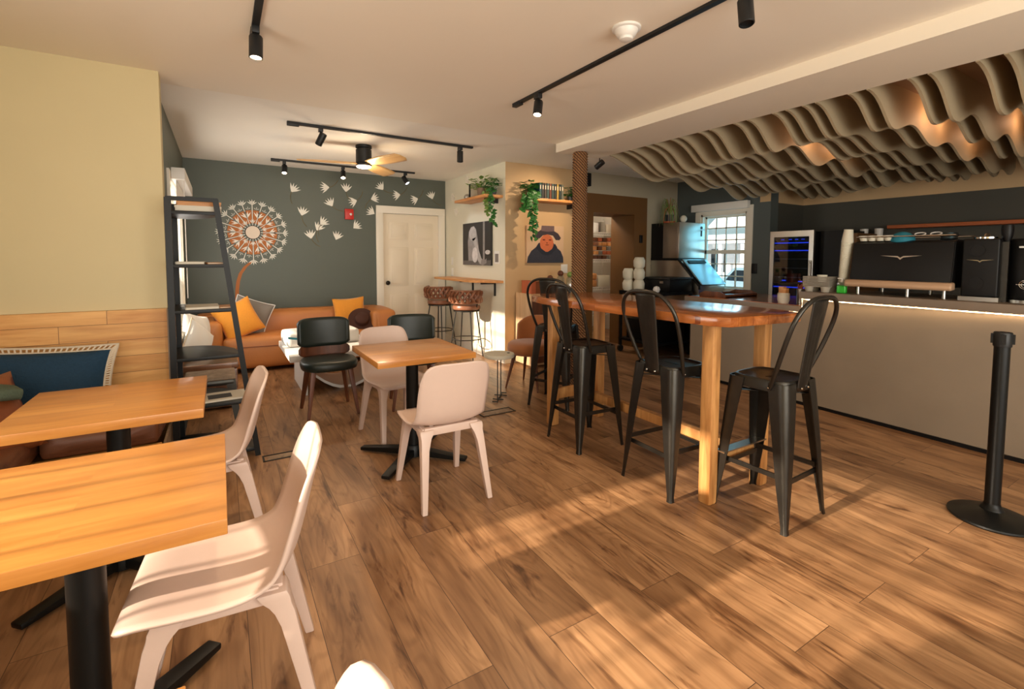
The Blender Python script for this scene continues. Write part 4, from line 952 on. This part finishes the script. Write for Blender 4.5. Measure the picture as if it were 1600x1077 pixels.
obj('pot', M().lathe([(.002,.01),(.05,.01),(.062,.12),(.055,.12),(.002,.1)]), M_clay, t); obj('saucer', M().lathe([(.002,0),(.08,0),(.09,.02),(.085,.02),(.002,.006)]), M_terra, t)
random.seed(11)
for mat, n0 in ((M_leafv, 26), (M_stem, 12)):
    m = M()
    for i in range(n0):
        a = random.random()*2*PI; L = random.uniform(.16,.26); hh = random.uniform(.1,.26); p = []
        for k in range(7): s = k/6; p.append((L*s*math.cos(a)*.8, L*s*math.sin(a)*.8, .12+hh*math.sin(s*PI*.9)*(1.1)+(-.22*s**3)))
        m.tube(p, [.004,.006,.006,.005,.004,.003,.0015], 4, flat=.3)
    obj('leaves', m, mat, t)
m = M().tube([(.14*math.cos(a/10*PI)*.9, 0, .02+.22*math.sin(a/10*PI)) for a in range(11)], .004, 6); obj('wire_hoop', m, M_terra, t)
solo('white_scoop', M().ball((5.93,4.83,1.955), .05, 14, .055), M_foam, 'small pale round ornament beside the plant on the ice machine', 'ornament')
# wheeled black cart with foam cups and equipment
t = thing('utility_cart', 'black wheeled cart under the brown wall left of the counter end', 'cart', (4.98, 4.45, 0))
obj('shelf', M().box(0,.72,0,.72,.18,.21), M_espb, t); obj('shelf', M().box(0,.72,0,.72,.86,.90), M_espb, t)
for x in (.02,.70):
    for y in (.02,.70):
        obj('post', M().box(x-.018,x+.018,y-.018,y+.018,.1,.9), M_espb, t)
        obj('caster', M().lathe([(.005,-.015),(.05,-.015),(.05,.015),(.005,.015)], (x,y,.05),16,'y'), M_gun, t)
obj('bin', M().box(.08,.64,.06,.64,.21,.50).bevel(.01), M_espb, t)
t = thing('black_machine', 'low black appliance on the cart before the ice machine', 'appliance', (5.24, 4.47, .90))
obj('body', M().box(0,.46,.0,.5,.0,.17).bevel(.01), M_espb, t); obj('lid', M().box(-.01,.47,-.01,.51,.172,.20).bevel(.008), M_blackp, t); obj('latch', M().box(-.02,-.01,.10,.16,.12,.15), M_steel, t)
for i, (x, y, n) in enumerate([(5.06,5.07,2),(5.10,4.90,3)]):
    for k in range(n):
        solo('foam_container', M().lathe([(.002,0),(.055,.0),(.078,.03),(.082,.11),(.062,.155),(.055,.16),(.002,.16)], (x,y,.90+.161*k),20), M_foam,
             'white foam container, %s of the %s stack on the black cart' % (['lowest','second','topmost'][k] if n == 3 else ['lower one','upper one'][k], 'taller' if n == 3 else 'shorter'), 'container', 'foam containers on the cart')
solo('crumpled_napkin', M().ball((5.04,4.52,.945), .05, 9, .05).xf(Matrix.Rotation(0,4,'Z')), M_whitef, 'crumpled white napkin on the cart behind the bar table', 'napkin', smooth=None)

# ------------------------------------------------------------------ storage room seen through the opening
t = thing('wire_rack', 'white wire storage rack with packages seen through the brown opening', 'rack', (4.75, 6.55, 0))
for x in (0, 1.5):
    for y in (0, .4): obj('post', M().cyl((x,y,0),(x,y,2.1),.012,.012,8), M_white2, t)
SZ = (.38,.84,1.34,1.82)
for z in SZ:
    m = M().bar((0,0,z),(1.5,0,z),.012,.012).bar((0,.4,z),(1.5,.4,z),.012,.012).bar((0,0,z-.045),(1.5,0,z-.045),.012,.012)
    for i in range(31): m.bar((i*.05,0,z-.045),(i*.05+.025,0,z),.004,.004); m.bar((i*.05,0,z),(i*.05,.4,z),.004,.004)
    obj('wire_shelf', m, M_white2, t, smooth=None)
random.seed(21); mats = [M_shelf, M_terra, M_leath3, M_walnut, M_greyf, M_shelf]; n = 0
colw = ['orange-brown','terracotta','cognac','dark brown','grey','tan']
rowsn = ['bottom row','second row','third row','fourth row','top row']; cols = ['leftmost','second','third','fourth','fifth']
for r_ in range(5):
    for c in range(5):
        k = random.randrange(6); x = 5.58+c*.118; z = 1.348+r_*.079; dy = random.uniform(-.03,.03)
        solo('coffee_bag', M().box(x,x+.10,6.58+dy,6.78,z,z+.068).bevel(.01), mats[k], '%s packet, %s of the %s on the lit storage rack' % (colw[k], cols[c], rowsn[r_]), 'packet', 'packets on the storage rack')
for i,(x,w,h) in enumerate(((5.70,.12,.17),(5.86,.12,.19),(6.01,.14,.15))): solo('foil_bag', M().box(x,x+w,6.58,6.75,1.828,1.828+h).bevel(.02), [M_whitef,M_steel,M_paper][i], ['white bag on the top tier of the storage rack','silvery bag on the top tier of the storage rack','cream bag on the top tier of the storage rack'][i], 'bag', 'bags on the top tier')
for i, z in enumerate((.846,.972)): solo('burlap_sack', M().box(5.56,5.80,6.57,6.85,z,z+.12).bevel(.04,3), M_shelf, ['lower of two brown sacks on the middle storage tier','upper of two brown sacks on the middle storage tier'][i], 'sack', 'brown sacks')
solo('storage_box', M().box(5.84,6.12,6.6,6.85,.846,1.05).bevel(.01), M_foam, 'cream box beside the brown sacks in the storage room', 'box')
lamp('storage_lamp', 'POINT', (4.9, 6.1, 2.3), 26, (1,.84,.66), shadow_soft_size=.1)
solo('door_sensor', M().box(5.50,5.56,YT-.02,YT-.006,1.60,1.72).bevel(.003), M_espb, 'small black box on the brown wall right of the opening', 'sensor')
solo('wall_speaker', M().box(4.28,4.42,YT-.14,YT,2.36,2.54).bevel(.01), M_espb, 'black speaker on the wall right behind the rope column', 'speaker')

# ------------------------------------------------------------------ walls right of the lounge
t = thing('wall_bar_ledge', 'narrow wooden ledge on brackets above the braided stools', 'ledge', (XR, 0, 0))
obj('board', M().prism([(0,5.34),(-.30,5.62),(-.32,5.75),(-.32,6.90),(0,6.90)], 1.04, 1.072, 'z').bevel(.003), M_shelfy, t)
for y in (5.55,6.2): obj('bracket', M().box(-.22,0,y-.012,y+.012,1.02,1.04).box(-.02,0,y-.012,y+.012,.86,1.02), M_blackp, t)
def braided(label):
    t = thing('braided_stool', label, 'stool', (0,0,0), 0, 'braided leather stools')
    obj('seat', M().lathe([(.002,.66),(.16,.66),(.185,.675),(.19,.70),(.18,.725),(.13,.735),(.002,.735)]), M_leath3, t)
    obj('seat_ring', M().lathe([(.15,.645),(.178,.645),(.178,.66),(.15,.66)]), M_gun, t)
    m = M()
    N_ = 9
    for i in range(N_):
        a = PI*(.06+.88*i/(N_-1)); 
        for s in (-1, 1):
            p = []
            for k in range(7):
                q = k/6; aa = a+s*(q-.5)*.50; rr = .205+.012*math.sin(q*PI*2)*s
                p.append((rr*math.cos(aa), -rr*math.sin(aa), .775+.14*q))
            m.tube(p, .030, 8, flat=.5)
    obj('braided_back', m, M_leath3, t)
    for s, z in ((0,.925),(0,.765)): obj('back_rim', M().tube([(.205*math.cos(PI*(i/20)), -.205*math.sin(PI*(i/20)), z) for i in range(21)], .012, 8), M_leath3, t)
    obj('back_support', M().cyl((.16,-.05,.66),(.2,-.06,.80),.008).cyl((-.16,-.05,.66),(-.2,-.06,.80),.008), M_gun, t)
    for a in range(4):
        A = PI/4+a*PI/2; c, s = math.cos(A), math.sin(A); obj('leg', M().cyl((.15*c,.15*s,.65),(.245*c,.245*s,0),.010,.008,10), M_gun, t)
    obj('footrest_ring', M().tube([(.205*math.cos(i*PI/4+PI/4*0), .205*math.sin(i*PI/4), .27) for i in range(8)], .007, 8, True), M_gun, t)
    return t
bs = braided('braided brown leather stool nearer the corner, under the wall ledge'); bs.location = (2.84, 5.86, 0); bs.rotation_euler = (0,0,R(-50))
dup(bs, (2.84, 6.78, 0), R(-60), 'braided brown leather stool next to the white door')
# pictures
def poly_picture(name, label, loc, rz, w, h, base, layers, d=.028):
    t = thing(name, label, 'picture', loc, rz); obj('canvas', M().box(-w/2,w/2,-d,0,0,h), base, t, smooth=None)
    for i, (nm, mat, polys) in enumerate(layers):
        m = M()
        for P_ in polys: m.prism([((x-.5)*w, y*h) for x, y in P_], -d-.0006*(i+1), -d, 'y')
        obj(nm, m, mat, t, smooth=None)
    return t
def ell(cx, cy, rx, ry, a0=0, a1=360, n=24): return [(cx+rx*math.cos(R(a0+(a1-a0)*i/n)), cy+ry*math.sin(R(a0+(a1-a0)*i/n))) for i in range(n+(0 if a1-a0 == 360 else 1))]
g = lambda v: plain('print_grey_%d' % v, rgb(v,v-6,v-10), .5, noise=.35, nscale=22)
G1, G2, G3, G4 = g(176), g(142), g(92), g(208)
poly_picture('elephant_picture', 'black and white elephant photograph on the pale wall', (XR, 6.06, 1.262), R(-90), .86, .60, plain('print_black', rgb(34,31,29), .5), [
  ('backdrop_bars', G3, [[(0,0),(1,0),(1,.12),(0,.10)]]), ('backdrop_post', G2, [[(.74,.1),(.80,.1),(.80,1),(.74,1)]]), ('elephant_body', G2, [[(.22,.10),(.20,.55),(.24,.80),(.32,.90),(.42,.92),(.50,.84),(.56,.6),(.60,.35),(.68,.16),(.80,.12),(.86,.16),(.86,.06),(.74,.0),(.62,.03),(.55,.12),(.50,.10)]]),
  ('elephant_head', G1, [ell(.38,.74,.13,.17), [(.36,.62),(.50,.66),(.60,.34),(.70,.14),(.66,.04),(.58,.10),(.48,.40)]]), ('elephant_leg', G4, [ell(.46,.24,.10,.18)]), ('raised_foot', G4, [ell(.90,.30,.08,.05)])])
skin = plain('portrait_skin', rgb(206,112,72), .5, noise=.15, nscale=40); navy = plain('portrait_cape', rgb(50,52,64), .6, noise=.3, nscale=40); hatc = plain('portrait_hat', rgb(62,52,58), .6, noise=.1); hatb = plain('portrait_hat_crown', rgb(112,90,92), .6, noise=.15, nscale=30)
poly_picture('portrait_picture', 'portrait print of a person in a dark brimmed hat and cape', (3.73, YT, 1.302), 0, .60, .495, plain('portrait_background', rgb(214,180,146), .6, noise=.06, nscale=4), [
  ('portrait_cape', navy, [[(.0,.0),(.03,.16),(.12,.32),(.24,.42),(.32,.54),(.72,.54),(.80,.42),(.92,.32),(.99,.16),(1,0)]]), ('face', skin, [ell(.53,.53,.185,.24)]),
  ('features', plain('portrait_feature', rgb(110,44,28), .6), [ell(.45,.62,.04,.018), ell(.62,.62,.04,.018), ell(.54,.485,.05,.012), ell(.535,.55,.02,.03,180,360)]),
  ('collar', plain('portrait_collar', rgb(36,40,52), .6), [[(.30,.52),(.36,.40),(.50,.30),(.56,.30),(.68,.38),(.76,.52),(.82,.42),(.66,.24),(.53,.20),(.40,.24),(.24,.40)]]),
  ('hat_brim', hatc, [[(.17,.70),(.22,.64),(.34,.66),(.42,.74),(.55,.77),(.70,.74),(.78,.62),(.88,.62),(.92,.68),(.84,.80),(.70,.88),(.36,.88),(.25,.80)]]), ('hat_crown', hatb, [[(.37,.86),(.39,1.0),(.73,1.0),(.73,.86),(.55,.84)]])], .03)
solo('light_switch', M().box(4.01,4.12,YT-.008,YT,1.16,1.28).bevel(.002), M_white2, 'white double light switch beneath the portrait', 'switch')
solo('light_switch', M().box(XR-.008,XR,6.90,6.96,1.25,1.37).bevel(.002), M_white2, 'upper white switch plate in the door corner', 'switch')
solo('light_switch', M().box(XR-.008,XR,6.90,6.96,1.08,1.20).bevel(.002), M_white2, 'lower white switch plate in the door corner', 'switch')
t = thing('framed_notice', 'small white notice on the pale wall right of the elephant', 'notice', (XR, 5.44, 1.29)); obj('sheet', M().box(-.008,0,0,.13,0,.17), M_white2, t); obj('print', M().box(-.0085,-.008,.02,.11,.02,.13), M_greyf, t)
# shelf with plants on the pale wall
t = thing('wall_shelf', 'thick wooden shelf with potted plants above the elephant picture', 'shelf', (XR, 5.36, 2.135)); obj('board', M().box(-.26,0,0,.92,0,.035).bevel(.003), M_shelfy, t); obj('bracket', M().box(-.2,0,.12,.14,-.06,0), M_blackp, t)
solo('stone_ornament', M().ball((XR-.12,6.14,2.215), .055, 14, .045), M_steel, 'grey glass dome at the left end of the plant shelf', 'ornament')
bk('book', XR-.18,5.93,2.17,.14,.05,.20,M_espb,'black book standing upright on the plant shelf','book')
def foliage(name, label, loc, potmat, potr, poth, n, L, mat, seed, trails=(), spread=.16, hang=0, parts_rz=0):
    t = thing(name, label, 'plant', loc); random.seed(seed)
    obj('pot', M().lathe([(.002,0),(potr*.75,0),(potr,poth),(potr*.9,poth),(potr*.8,poth*.85),(.002,poth*.85)]), potmat, t)
    m = M(); st = M()
    for i in range(n):
        a = random.random()*2*PI; r = spread*random.random()**.6; z = poth+.02+random.uniform(-.02,.16)*(1-r/spread*.4)
        c = Vector((r*math.cos(a), r*math.sin(a), z)); d = Vector((math.cos(a), math.sin(a), random.uniform(-.5,.5)))
        leaf_mesh(m, c, d, Vector((random.uniform(-.3,.3), random.uniform(-.3,.3), 1)), L*random.uniform(.7,1.2), L*random.uniform(.7,1.0))
        if i % 2 == 0: st.tube([(0,0,poth*.8), (c.x*.5,c.y*.5,(poth+c.z)/2+.02), tuple(c)], .0022, 4)
    for tr in trails:
        st.tube(tr, .003, 5)
        for i in range(len(tr)-1):
            p, q = Vector(tr[i]), Vector(tr[i+1]); k = max(2, int((q-p).length/(L*.28)))
            for j in range(k):
                c = p.lerp(q, j/k)+Vector((random.uniform(-.03,.03), random.uniform(-.03,.01), 0)); a = random.uniform(0, 2*PI)
                leaf_mesh(m, c, Vector((math.cos(a)*.8, math.sin(a)*.5-.2, random.uniform(-.9,.1))), Vector((math.sin(a)*.3, -1, .5)), L*random.uniform(.8,1.25), L*random.uniform(.75,1.1))
    for q in (m, st):
        for v in q.bm.verts:
            if XR-.3 < loc[0] < XR: v.co.x = min(v.co.x, XR-loc[0]-.004)
            else: v.co.y = min(v.co.y, YT-loc[1]-.004)
    obj('stems', st, M_leaf, t); obj('leaves', m, mat, t, smooth=None); return t
foliage('potted_plant', 'variegated trailing plant in a stone pot on the pale wall shelf', (XR-.14, 5.66, 2.17), M_pot, .075, .11, 60, .06, M_leafv, 4, [[(-.02,-.16,.10),(-.05,-.22,.0),(-.06,-.24,-.10),(-.05,-.25,-.26)]], .19)
foliage('potted_plant', 'small dark trailing plant at the corner end of the pale wall shelf', (XR-.10, 5.44, 2.17), M_clay, .05, .08, 30, .055, M_leaf, 9, [[(-.06,-.06,.08),(-.09,-.10,-.1),(-.08,-.11,-.32),(-.06,-.12,-.40)]], .11)
# shelf with books on the tan wall
t = thing('wall_shelf', 'honey wooden bookshelf board on the tan wall beside the rope column', 'shelf', (3.38, YT, 2.095)); obj('board', M().box(0,.86,-.24,0,0,.032).bevel(.003), M_shelf, t); obj('bracket', M().box(.72,.74,-.18,0,-.06,0), M_blackp, t)
bc = [(28,92,104),(36,36,40),(70,60,52),(58,92,92),(120,60,40),(60,86,84),(40,52,54),(196,160,70),(44,60,62),(120,124,110)]; bn = ['teal','black','brown','petrol','rust','sea green','slate','yellow','dark grey','sage']
x = 3.50
for i, c in enumerate(bc):
    w = .039; hh = .20
    t = thing('book', '%s-spined book, %s from the left on the tan wall shelf' % (bn[i], ords[i]), 'book', (x, YT-.21, 2.127), 0, 'books on the tan wall shelf')
    mb = plain('cloth_'+bn[i].replace(' ','_'), rgb(*[int(q*.8) for q in c]), .6, noise=.25, nscale=60)
    obj('cover', M().box(0,w-.004,0,.002,0,hh).box(0,.002,0,.15,0,hh).box(w-.006,w-.004,0,.15,0,hh), mb, t); obj('pages', M().box(.003,w-.007,.003,.146,.003,hh-.004), M_paper, t); obj('spine_label', M().box(.010,w-.014,-.0008,0,.12,.17), M_crochet, t, smooth=None)
    x += w
foliage('trailing_pothos', 'long green pothos trailing off the left end of the tan wall shelf', (3.42, YT-.13, 2.127), M_clay, .055, .08, 46, .075, M_leaf, 2, [[(-.03,-.10,.08),(-.08,-.13,.0),(-.10,-.13,-.15),(-.07,-.14,-.32),(-.05,-.14,-.44),(-.07,-.14,-.54)], [(-.05,-.08,.09),(-.16,-.10,.0),(-.19,-.11,-.18)], [(.0,-.12,.06),(-.03,-.15,-.12),(-.06,-.15,-.26),(.0,-.15,-.34)]], .11)
foliage('potted_plant', 'small green plant in a terracotta pot at the right end of the bookshelf', (4.15, YT-.13, 2.127), M_terra, .05, .06, 30, .06, M_leaf, 13, (), .10)
foliage('potted_plant', 'upright broad-leaved plant beside the last book on the tan wall shelf', (4.075, YT-.10, 2.127), M_clay, .035, .07, 14, .065, M_leaf, 17, (), .06)

# cabinet, rust chair, side table
t = thing('pale_cabinet', 'pale wood cabinet against the tan wall', 'cabinet', (3.27, 4.90, 0))
obj('body', M().box(0,.80,.02,.38,.02,.92).bevel(.003), M_pale, t); obj('door', M().box(.012,.39,0,.02,.05,.90).bevel(.002), M_walnut, t); obj('door', M().box(.40,.788,0,.02,.05,.90).bevel(.002), M_walnut, t)
bk('wooden_box', 3.29,4.95,.92,.07,.22,.16,M_terra,'bright orange-brown box at the left end of the pale cabinet','box')
bk('wooden_box', 3.37,4.97,.92,.17,.18,.15,M_leath2,'brown boxed set beside the orange box on the pale cabinet','box')
for i, (x, y, h, mt) in enumerate(((3.60,4.98,.20,M_terra),(3.78,5.0,.26,M_jar),(3.95,5.02,.24,M_jar))):
    t = thing('glass_jar', ['amber bottle on the pale cabinet','tall jar with brown knob on the pale cabinet','jar with a sage coloured lid on the pale cabinet'][i], 'jar', (x,y,.92), 0, 'jars on the cabinet')
    obj('jar', M().lathe([(.002,0),(.045,0),(.05,.02),(.05,h*.7),(.03,h*.85),(.03,h*.9),(.002,h*.9)]), mt, t); obj('stopper', M().ball((0,0,h*.95), .04, 12), [M_walnut,M_walnut,M_leafv][i], t)
t = thing('velvet_chair', 'low rust velvet chair with round seat and dark tapered legs', 'chair', (2.80, 4.22, 0), R(-62))
R_ = []
for z, s in ((.36,.90),(.37,1.0),(.42,1.04),(.46,1.0),(.48,.9),(.485,.5),(.485,.01)): R_.append([(.24*s*math.cos(2*PI*k/32), .24*s*math.sin(2*PI*k/32), z) for k in range(32)])
obj('seat', M().rings(R_), M_rust, t, smooth=60)
def vb(u, v):
    a = (u-.5)*2.2; return Vector((.25*math.sin(a), .23*math.cos(a)*1.0+.02*v, .44+.30*v-.10*abs(2*u-1)**3*v))
mod_solid(obj('backrest', M().grid(vb, 20, 8), M_rust, t, smooth=60), .045)
for sx in (-1,1):
    for sy in (-1,1): obj('leg', M().cyl((sx*.12,sy*.12,.37),(sx*.19,sy*.19,0),.022,.009,12), M_walnut, t)
t = thing('side_table', 'small round white side table on bent black wire legs', 'table', (2.30, 4.02, 0))
obj('tabletop', M().lathe([(.002,.405),(.145,.405),(.15,.41),(.15,.435),(.147,.44),(.002,.44)],(0,0,0),40), M_foam, t)
m = M()
for sx, sy in ((-.05,-.06),(.05,.05)):
    m.tube([(sx,sy,.405),(sx,sy,.012),(sx+.02,sy+.03,.008)], .005, 6)
m.tube([(-.13,-.10,.008),(-.09,-.13,.008),(-.05,-.06,.008),(.05,.05,.008),(.10,.12,.008),(.14,.09,.008)], .005, 6).tube([(-.08,-.02,.008),(-.05,-.06,.008),(.0,-.09,.008)], .005, 6).tube([(.0,.09,.008),(.05,.05,.008),(.09,.0,.008)], .005, 6)
obj('wire_frame', m, M_blackp, t); obj('tube_cap', M().cyl((.09,-.03,.44),(.09,-.03,.443),.014), M_espb, t)

# floor vents, stanchion
def vent(x0, x1, y0, y1, label, rz):
    cx, cy = (x0+x1)/2, (y0+y1)/2; w, h = (x1-x0)/2, (y1-y0)/2
    t = thing('floor_vent', label, 'vent', (cx,cy,0), R(rz), 'floor vents')
    m = M().box(-w,w,-h,-h+.012,0,.004).box(-w,w,h-.012,h,0,.004).box(-w,-w+.012,-h,h,0,.004).box(w-.012,w,-h,h,0,.004); obj('rim', m, M_black, t)
    obj('insert', M().box(-w+.03,w-.03,-h+.022,h-.022,0,.003).bevel(.001), M_barrel, t)
vent(1.90,2.23,3.59,3.72, 'rectangular floor vent between centre table and wire side table', 0); vent(.21,.50,3.54,3.65, 'rectangular floor vent behind the foreground shell chair', 0)
t = thing('stanchion', 'black crowd control post with domed base at the right edge', 'post', (3.46, .785, 0))
obj('base', M().lathe([(.002,.0),(.172,0),(.178,.008),(.176,.016),(.14,.032),(.07,.052),(.045,.058),(.002,.06)],(0,0,0),48), M_black, t)
obj('collar', M().lathe([(.033,.055),(.05,.056),(.045,.066),(.036,.075),(.033,.09)],(0,0,0),32), M_black, t)
obj('pole', M().cyl((0,0,.05),(0,0,.93),.032,.032,32), M_black, t)
obj('belt_head', M().lathe([(.002,.925),(.036,.925),(.037,.93),(.037,.995),(.034,1.0),(.002,1.0)],(0,0,0),32), M_blackp, t)
m = M()
for a in range(4): c, s = math.cos(a*PI/2+.3), math.sin(a*PI/2+.3); m.bar((.04*c,.04*s,.94),(.04*c,.04*s,.99),.018,.010,ref=(c,s,0))
obj('belt_clip', m, M_espb, t)

# ------------------------------------------------------------------ outside the bar window
g_ = struct('ground', M().box(XBK+.4,60,-20,60,-.45,-.4), M_snow)
t = thing('neighbour_house', 'white house with grey roof and porch columns outside the bar window', 'house', (24, 15, -.4))
obj('wall', M().box(2,8,-14,14,0,3.6), M_siding, t, smooth=None)
obj('roof', M().prism([(-1.0,3.05),(5,5.6),(11,3.05),(11,2.85),(-1.0,2.85)], -14,14,'y'), M_roof, t, smooth=None)
obj('dormer', M().prism([(-1.2,3.0),(1.2,5.3),(3.6,3.0)],-1,5,'x') if False else M().prism([(-1.2,3.2),(1.0,5.2),(3.2,3.2)], 0,5,'x'), M_siding, t, smooth=None)
obj('eave', M().box(-1.05,-.9,-14,14,2.55,3.0), M_siding, t, smooth=None)
for i in range(12): obj('porch_column', M().box(-.85,-.65,-7.8+i*1.3,-7.6+i*1.3,0,2.6), M_siding, t, smooth=None)
for i in range(8): obj('window', M().box(1.97,2.0,-7+i*2,-6+i*2,.9,2.3), M_pglass, t, smooth=None)
t = thing('parked_car', 'blue-grey parked car outside the bar window', 'car', (15.6, 9.0, -.4), R(80))
obj('body', M().prism([(-2.2,.35),(-2.2,.8),(-1.4,.95),(-.7,1.45),(.9,1.45),(1.5,1.0),(2.2,.85),(2.25,.35)], -.85,.85,'y').bevel(.08,3), M_car, t)
obj('side_window', M().prism([(-1.15,.98),(-.62,1.36),(.84,1.36),(1.25,1.0)], -.86,.86,'y'), M_pglass, t)
for x in (-1.4,1.4):
    for y in (-.8,.8): obj('wheel', M().lathe([(.01,-.1),(.33,-.1),(.33,.1),(.01,.1)], (x,y,.33),20,'y'), M_espb, t)
